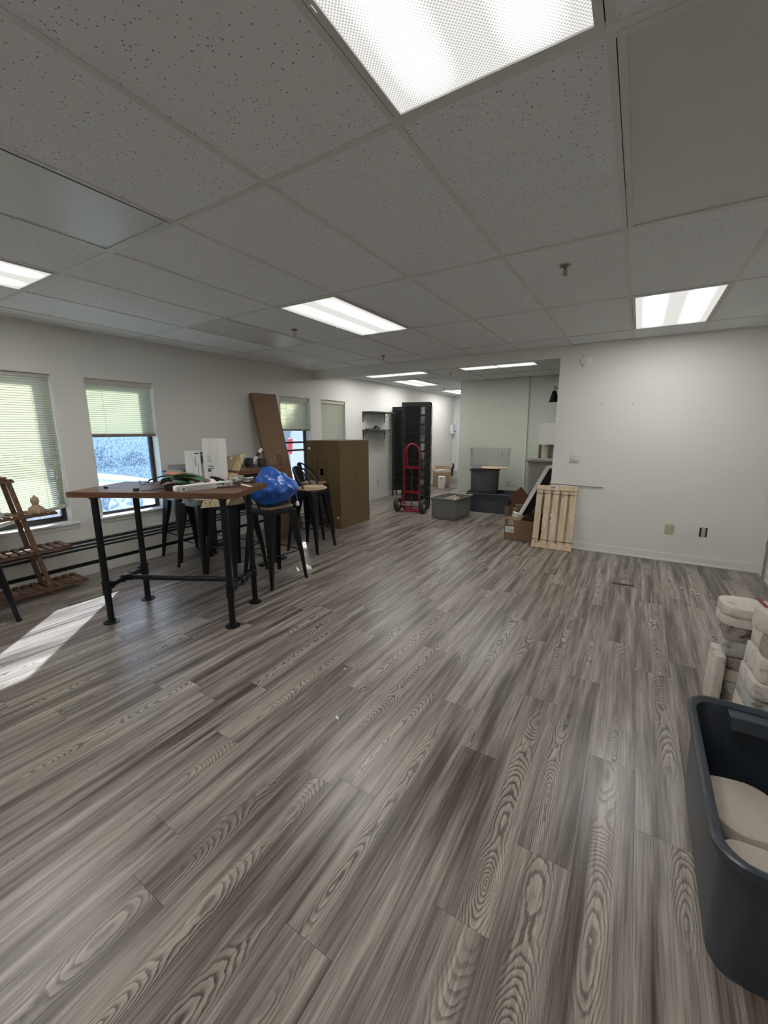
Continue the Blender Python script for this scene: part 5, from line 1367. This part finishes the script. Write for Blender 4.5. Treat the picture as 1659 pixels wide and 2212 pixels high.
m12 = mold('white plaster mold with pencilled number 12 on the nearer stack', 0.680, 2.38, 0.359, 0.10, 0.25, 0.23, 0.110, 'plaster_white', split='y', r=0.03, seed=7, amt=0.0025)
nt_ = moved(text_bm('12', 0.035), Matrix.Translation((0.015, -0.119, 0.066)) @ Matrix.Rotation(PI / 2, 4, 'X'))
obj('pencil_mark', nt_, 'print', m12)
mold('brown topped plaster mold on the nearer stack under the corner block', 0.685, 2.39, 0.471, 0.08, 0.24, 0.22, 0.080, 'plaster_brown', 'plaster_white', split='y', r=0.03, seed=8, amt=0.003)
mold('white corner shaped plaster mold crowning the nearer stack', 0.620, 2.40, 0.553, 0.35, 0.10, 0.16, 0.095, 'plaster_white', split='x', r=0.012, seed=2, amt=0.003)
o = obj('strap', B().beam((0.555, 2.60, 0.42), (0.600, 2.52, 0.50), 0.022, 0.008), 'strap_dark'); tag(o, 'dark worn leather strap between the two mold stacks', 'strap')
# steel pole
sp = thing('steel_post', 'thin steel post standing by the far corner behind the molds', 'post', (0.955, 4.2, 0))
obj('tube', B().cyl((0, 0, 0.0), (0, 0, 0.66), 0.0125, n=14), 'steel', sp, smooth=40)
obj('collar', B().cyl((0, 0, 0.555), (0, 0, 0.60), 0.017, n=14), 'steel', sp, smooth=40)
obj('foot', B().cyl((0, 0, 0.0), (0, 0, 0.01), 0.022, n=14), 'steel', sp, smooth=40)

# floor debris and the damaged spot
for k, (x, y, s) in enumerate(((0.577, 4.555, 0.03), (0.596, 4.464, 0.022), (0.483, 4.564, 0.02), (0.70, 4.50, 0.012), (0.285, 1.548, 0.010), (0.132, 2.778, 0.01))):
    o = obj('debris_chip', wobble(B().loft([rrect(0, 0, s, s * 0.4, s * 0.3, 0.0), rrect(0, 0, s * 0.8, s * 0.3, s * 0.2, 0.003)]), 0.002, 90, k), 'plaster', smooth=30); o.location = (x, y, 0.0005); o.rotation_euler = (0, 0, k * 0.9 - 0.5)
    tag(o, ['largest pale chip on the floor behind the mold stacks', 'pale chip beside the largest chip behind the mold stacks', 'pale chip nearest the damaged floor patch, behind the mold stacks', 'tiny pale chip closest to the steel post', 'pale chip on the floor beside the big slate tote', 'single pale chip in the open floor before the mold stacks'][k], 'debris', 'pale chips on the floor')
for k, (x, y, s) in enumerate(((-1.424, 1.844, 0.010), (-1.549, 1.6, 0.008), (-1.193, 1.468, 0.016), (-4.056, 0.955, 0.016), (-3.0, 1.7, 0.008))):
    o = obj('paper_fleck', B().loft([rrect(0, 0, s, s * 0.35, s * 0.3, 0.0), rrect(0, 0, s * 0.8, s * 0.25, s * 0.2, 0.002)]), 'white_paper', smooth=30); o.location = (x, y, 0.0005); o.rotation_euler = (0, 0, k * 1.3)
    tag(o, ['white fleck on the open floor, farthest of three in a row', 'white fleck on the open floor, middle of three in a row', 'larger white fleck on the open floor, closest of three in a row', 'white fleck on the floor by the stool leg at the plant stand', 'white fleck on the floor under the pub table long rail'][k], 'debris', 'paper flecks on the floor')
o = obj('floor_gouge', wobble(B().loft([rrect(0, 0, 0.095, 0.030, 0.025, 0.0), rrect(0, 0, 0.08, 0.018, 0.015, 0.0015)]), 0.004, 60), 'brown_leather', smooth=30); o.location = (0.012, 4.377, 0.0003); o.rotation_euler = (0, 0, 0.1)
tag(o, 'dark damaged patch in the vinyl floor before the far wall', 'damage')

# ================================================================== OUTSIDE
struct('ground', B().bb(-60, WL - WT - 0.02, -30, 50, -0.25, -0.06), 'asphalt')
hg = B(); r = random.Random(11)
for k in range(1500):
    x = -5.45 + r.gauss(0, 0.10); y = r.uniform(0.5, 7.5); z = r.uniform(0.02, 0.50) + r.gauss(0, 0.03)
    s = r.uniform(0.015, 0.03); n = Vector((r.gauss(0, 1), r.gauss(0, 1), r.gauss(0, 1))).normalized(); u_ = n.orthogonal().normalized(); v_ = n.cross(u_)
    p = Vector((x, y, z)); hg.add([p - u_ * s, p + v_ * s * 0.6, p + u_ * s, p - v_ * s * 0.6], [(0, 1, 2, 3)])
hk_ = thing('hedge', 'low sunlit yellow green hedge outside under the window', 'hedge', (0, 0, 0))
obj('foliage', hg, 'grass', hk_, kind='stuff')
stem = B()
for k in range(24): stem.cyl((-5.45, 0.7 + 0.29 * k, -0.06), (-5.45 + r.uniform(-.08, .08), 0.7 + 0.29 * k, 0.38), 0.008, 0.004, 6)
obj('stems', stem, 'stand_wood', hk_, kind='stuff')
# neighbouring building
nb = thing('building', 'pale stucco building across the car park seen through the window', 'building', (-20, 10, -0.06))
obj('wall', B().bb(-0.4, 0.0, -16, 22, 0, 7.0), 'facade', nb)
for k in range(9):
    y = -12 + k * 3.2
    w1 = obj('window', B().bb(0.0, 0.06, y, y + 1.3, 1.26, 2.5), 'trim', nb)
    for q in (0, 1): obj('pane', B().bb(0.06, 0.07, y + 0.07 + q * 0.62, y + 0.07 + q * 0.62 + 0.54, 1.33, 2.43), 'car_glass', w1)
obj('downpipe', B().cyl((0.08, -0.6, 0), (0.08, -0.6, 6.5), 0.05), 'trim', nb)
def bush(x, y, s, label, seed):
    r = random.Random(seed); b_ = B()
    for k in range(420):
        d = Vector((r.gauss(0, 1), r.gauss(0, 1), abs(r.gauss(0, 0.9)))).normalized() * s * r.uniform(0.5, 1.0)
        p = Vector((d.x * 0.6, d.y, d.z * 1.2)); q = 0.11 * s * r.uniform(0.6, 1.2); n = Vector((r.gauss(0, 1), r.gauss(0, 1), r.gauss(0, 1))).normalized(); u_ = n.orthogonal().normalized(); v_ = n.cross(u_)
        b_.add([p - u_ * q, p + v_ * q * 0.7, p + u_ * q, p - v_ * q * 0.7], [(0, 1, 2, 3)])
    t = thing('bush', label, 'bush', (x, y, -0.06), 0, 'bushes along the neighbouring building')
    obj('foliage', b_, 'bush', t, kind='stuff')
    obj('trunk', B().cyl((0, 0, 0), (0, 0, s * 0.6), 0.04, 0.02), 'stand_wood', t)
for k, (y, s, nm) in enumerate(((6.6, 0.55, 'small dark bush at the building foot'), (8.3, 0.80, 'tallest round dark bush at the building foot'), (9.9, 0.55, 'middle dark bush at the building foot'), (11.4, 0.65, 'dark bush at the building foot near the window side'), (12.9, 0.6, 'far dark bush at the building foot'))):
    bush(-19.3, y, s, nm, 20 + k)
tt = thing('shade_tree', 'leafy street tree outside beyond the parked van', 'shade_tree', (-10.75, 11.9, -0.06))
r = random.Random(77); b_ = B()
for k in range(1500):
    d = Vector((r.gauss(0, 1), r.gauss(0, 1), r.gauss(0, 1))).normalized() * r.uniform(0.2, 1.0) ** 0.6
    p = Vector((d.x * 1.25, d.y * 1.25, 5.6 + d.z * 1.3)); q = 0.13 * r.uniform(0.6, 1.3); n = Vector((r.gauss(0, 1), r.gauss(0, 1), r.gauss(0, 1))).normalized(); u_ = n.orthogonal().normalized(); v_ = n.cross(u_)
    b_.add([p - u_ * q, p + v_ * q * 0.7, p + u_ * q, p - v_ * q * 0.7], [(0, 1, 2, 3)])
obj('foliage', b_, 'bush', tt, kind='stuff')
obj('trunk', B().tube([(0, 0, 0), (0.05, 0, 2.2), (0, 0.05, 5.2)], [0.13, 0.10, 0.05], 10), 'stand_wood', tt, smooth=50)
# parked coupe outside window two (front towards -y)
def car(x, y, z, rz, label):
    t = thing('car', label, 'car', (x, y, z), rz)
    # stations along length (front -> rear): (pos, z_low, z_belt, z_top, half width belt, half width top)
    st_ = [(-2.25, 0.35, 0.55, 0.60, 0.62, 0.55), (-2.1, 0.22, 0.66, 0.70, 0.80, 0.70), (-1.5, 0.20, 0.74, 0.80, 0.88, 0.76), (-0.95, 0.20, 0.82, 0.90, 0.90, 0.74), (-0.45, 0.20, 0.88, 1.14, 0.90, 0.64),
           (0.05, 0.20, 0.90, 1.26, 0.90, 0.60), (0.55, 0.20, 0.91, 1.27, 0.90, 0.59), (1.05, 0.20, 0.93, 1.19, 0.90, 0.60), (1.55, 0.20, 0.95, 1.02, 0.88, 0.70), (2.0, 0.25, 0.92, 0.96, 0.80, 0.72), (2.2, 0.40, 0.80, 0.84, 0.66, 0.60)]
    rings = []
    for p, zl, zb_, zt_, wb, wt in st_:
        rings.append([(-wb * 0.94, p, zl), (-wb, p, zl + 0.15), (-wb, p, zb_ - 0.12), (-wb * 0.96, p, zb_), (-wt, p, zt_ - 0.03), (-wt * 0.8, p, zt_), (wt * 0.8, p, zt_), (wt, p, zt_ - 0.03), (wb * 0.96, p, zb_), (wb, p, zb_ - 0.12), (wb, p, zl + 0.15), (wb * 0.94, p, zl)])
    o = obj('body', B().loft(rings), 'car_paint', t, smooth=50); md = o.modifiers.new('s', 'SUBSURF'); md.levels = 1; md.render_levels = 2
    for s in (-1, 1):
        gl_ = B().add([(s * 0.885, -0.70, 0.895), (s * 0.70, -0.22, 1.16), (s * 0.655, 0.10, 1.225), (s * 0.645, 0.60, 1.225), (s * 0.70, 1.05, 1.14), (s * 0.85, 1.25, 0.98), (s * 0.885, 0.4, 0.93)], [(0, 1, 2, 3, 4, 5, 6)])
        o = obj('side_glass', gl_, 'car_glass', t); md = o.modifiers.new('t', 'SOLIDIFY'); md.thickness = 0.03; md.offset = 0
        o = obj('mirror', B().loft([rrect(s * 0.97, -0.52, 0.10, 0.06, 0.04, 0.88), rrect(s * 0.97, -0.52, 0.10, 0.06, 0.04, 1.0)]), 'car_paint', t, smooth=50)
        for wy_ in (-1.42, 1.38):
            mw = Matrix.Translation((s * 0.82, wy_, 0.33)) @ Matrix.Rotation(PI / 2, 4, 'Y')
            wl_ = obj('wheel', B().lathe([(0.22, -0.10), (0.30, -0.11), (0.33, -0.08), (0.33, 0.08), (0.30, 0.11), (0.22, 0.10)], 32, mt=mw, cap=False), 'rubber', t, smooth=40)
            sp_ = B().lathe([(0.0, s * 0.06), (0.05, s * 0.07), (0.05, s * 0.09), (0.0, s * 0.095)], 14, mt=mw)
            for k in range(5):
                a_ = 2 * PI * k / 5; sp_.beam(mw @ Vector((0, 0, s * 0.08)), mw @ Vector((0.22 * math.cos(a_), 0.22 * math.sin(a_), s * 0.09)), 0.05, 0.02, (1, 0, 0))
            sp_.lathe([(0.20, s * 0.07), (0.225, s * 0.07), (0.225, s * 0.10), (0.20, s * 0.10)], 28, mt=mw, cap=False)
            obj('rim', sp_, 'steel', wl_, smooth=40)
    ws = B().add([(-0.78, -0.93, 0.915), (0.78, -0.93, 0.915), (0.60, -0.40, 1.18), (-0.60, -0.40, 1.18)], [(0, 1, 2, 3)])
    o = obj('windscreen', ws, 'car_glass', t); md = o.modifiers.new('t', 'SOLIDIFY'); md.thickness = 0.02; md.offset = 0
    for s in (-1, 1): obj('headlamp', B().box((s * 0.6, -2.13, 0.6), (0.3, 0.2, 0.1)), 'device', t, bevel=0.03)
    return t
car(-8.0, 1.95, -0.06, math.radians(180), 'silver blue parked car outside the second window')
# white van beyond window three
vn = thing('van', 'white van parked outside the barred window', 'van', (-8.0, 10.95, -0.06), math.radians(20))
vb = B().loft([rrect(0, 0, 0.98, 2.6, 0.12, 0.35), rrect(0, 0, 1.0, 2.65, 0.12, 0.9), rrect(0, 0, 0.98, 2.62, 0.14, 1.35), rrect(0, 0, 0.90, 2.5, 0.16, 2.0), rrect(0, 0, 0.80, 2.3, 0.2, 2.1)])
obj('body', vb, 'van_paint', vn, smooth=50)
for q in (-1.6, -0.5, 0.9): obj('side_glass', B().box((0.955, q, 1.62), (0.06, 0.85, 0.36), None), 'car_glass', vn, bevel=0.03)
for q in (-1, 1): obj('rear_glass', B().box((q * 0.42, -2.55, 1.62), (0.62, 0.08, 0.40)), 'car_glass', vn, bevel=0.03)
for q in (-1, 1): obj('tail_lamp', B().box((q * 0.93, -2.58, 1.10), (0.14, 0.14, 0.42)), 'tail_red', vn, bevel=0.02)
obj('door_seam', B().box((0, -2.655, 1.1), (0.015, 0.02, 1.4)), 'print_grey', vn)
for q in (-1.7, 1.6):
    for s in (-1, 1):
        mw = Matrix.Translation((s * 0.88, q, 0.36)) @ Matrix.Rotation(PI / 2, 4, 'Y')
        obj('wheel', B().lathe([(0.0, -0.1), (0.33, -0.11), (0.36, -0.08), (0.36, 0.08), (0.33, 0.11), (0.0, 0.1)], 28, mt=mw), 'rubber', vn, smooth=40)
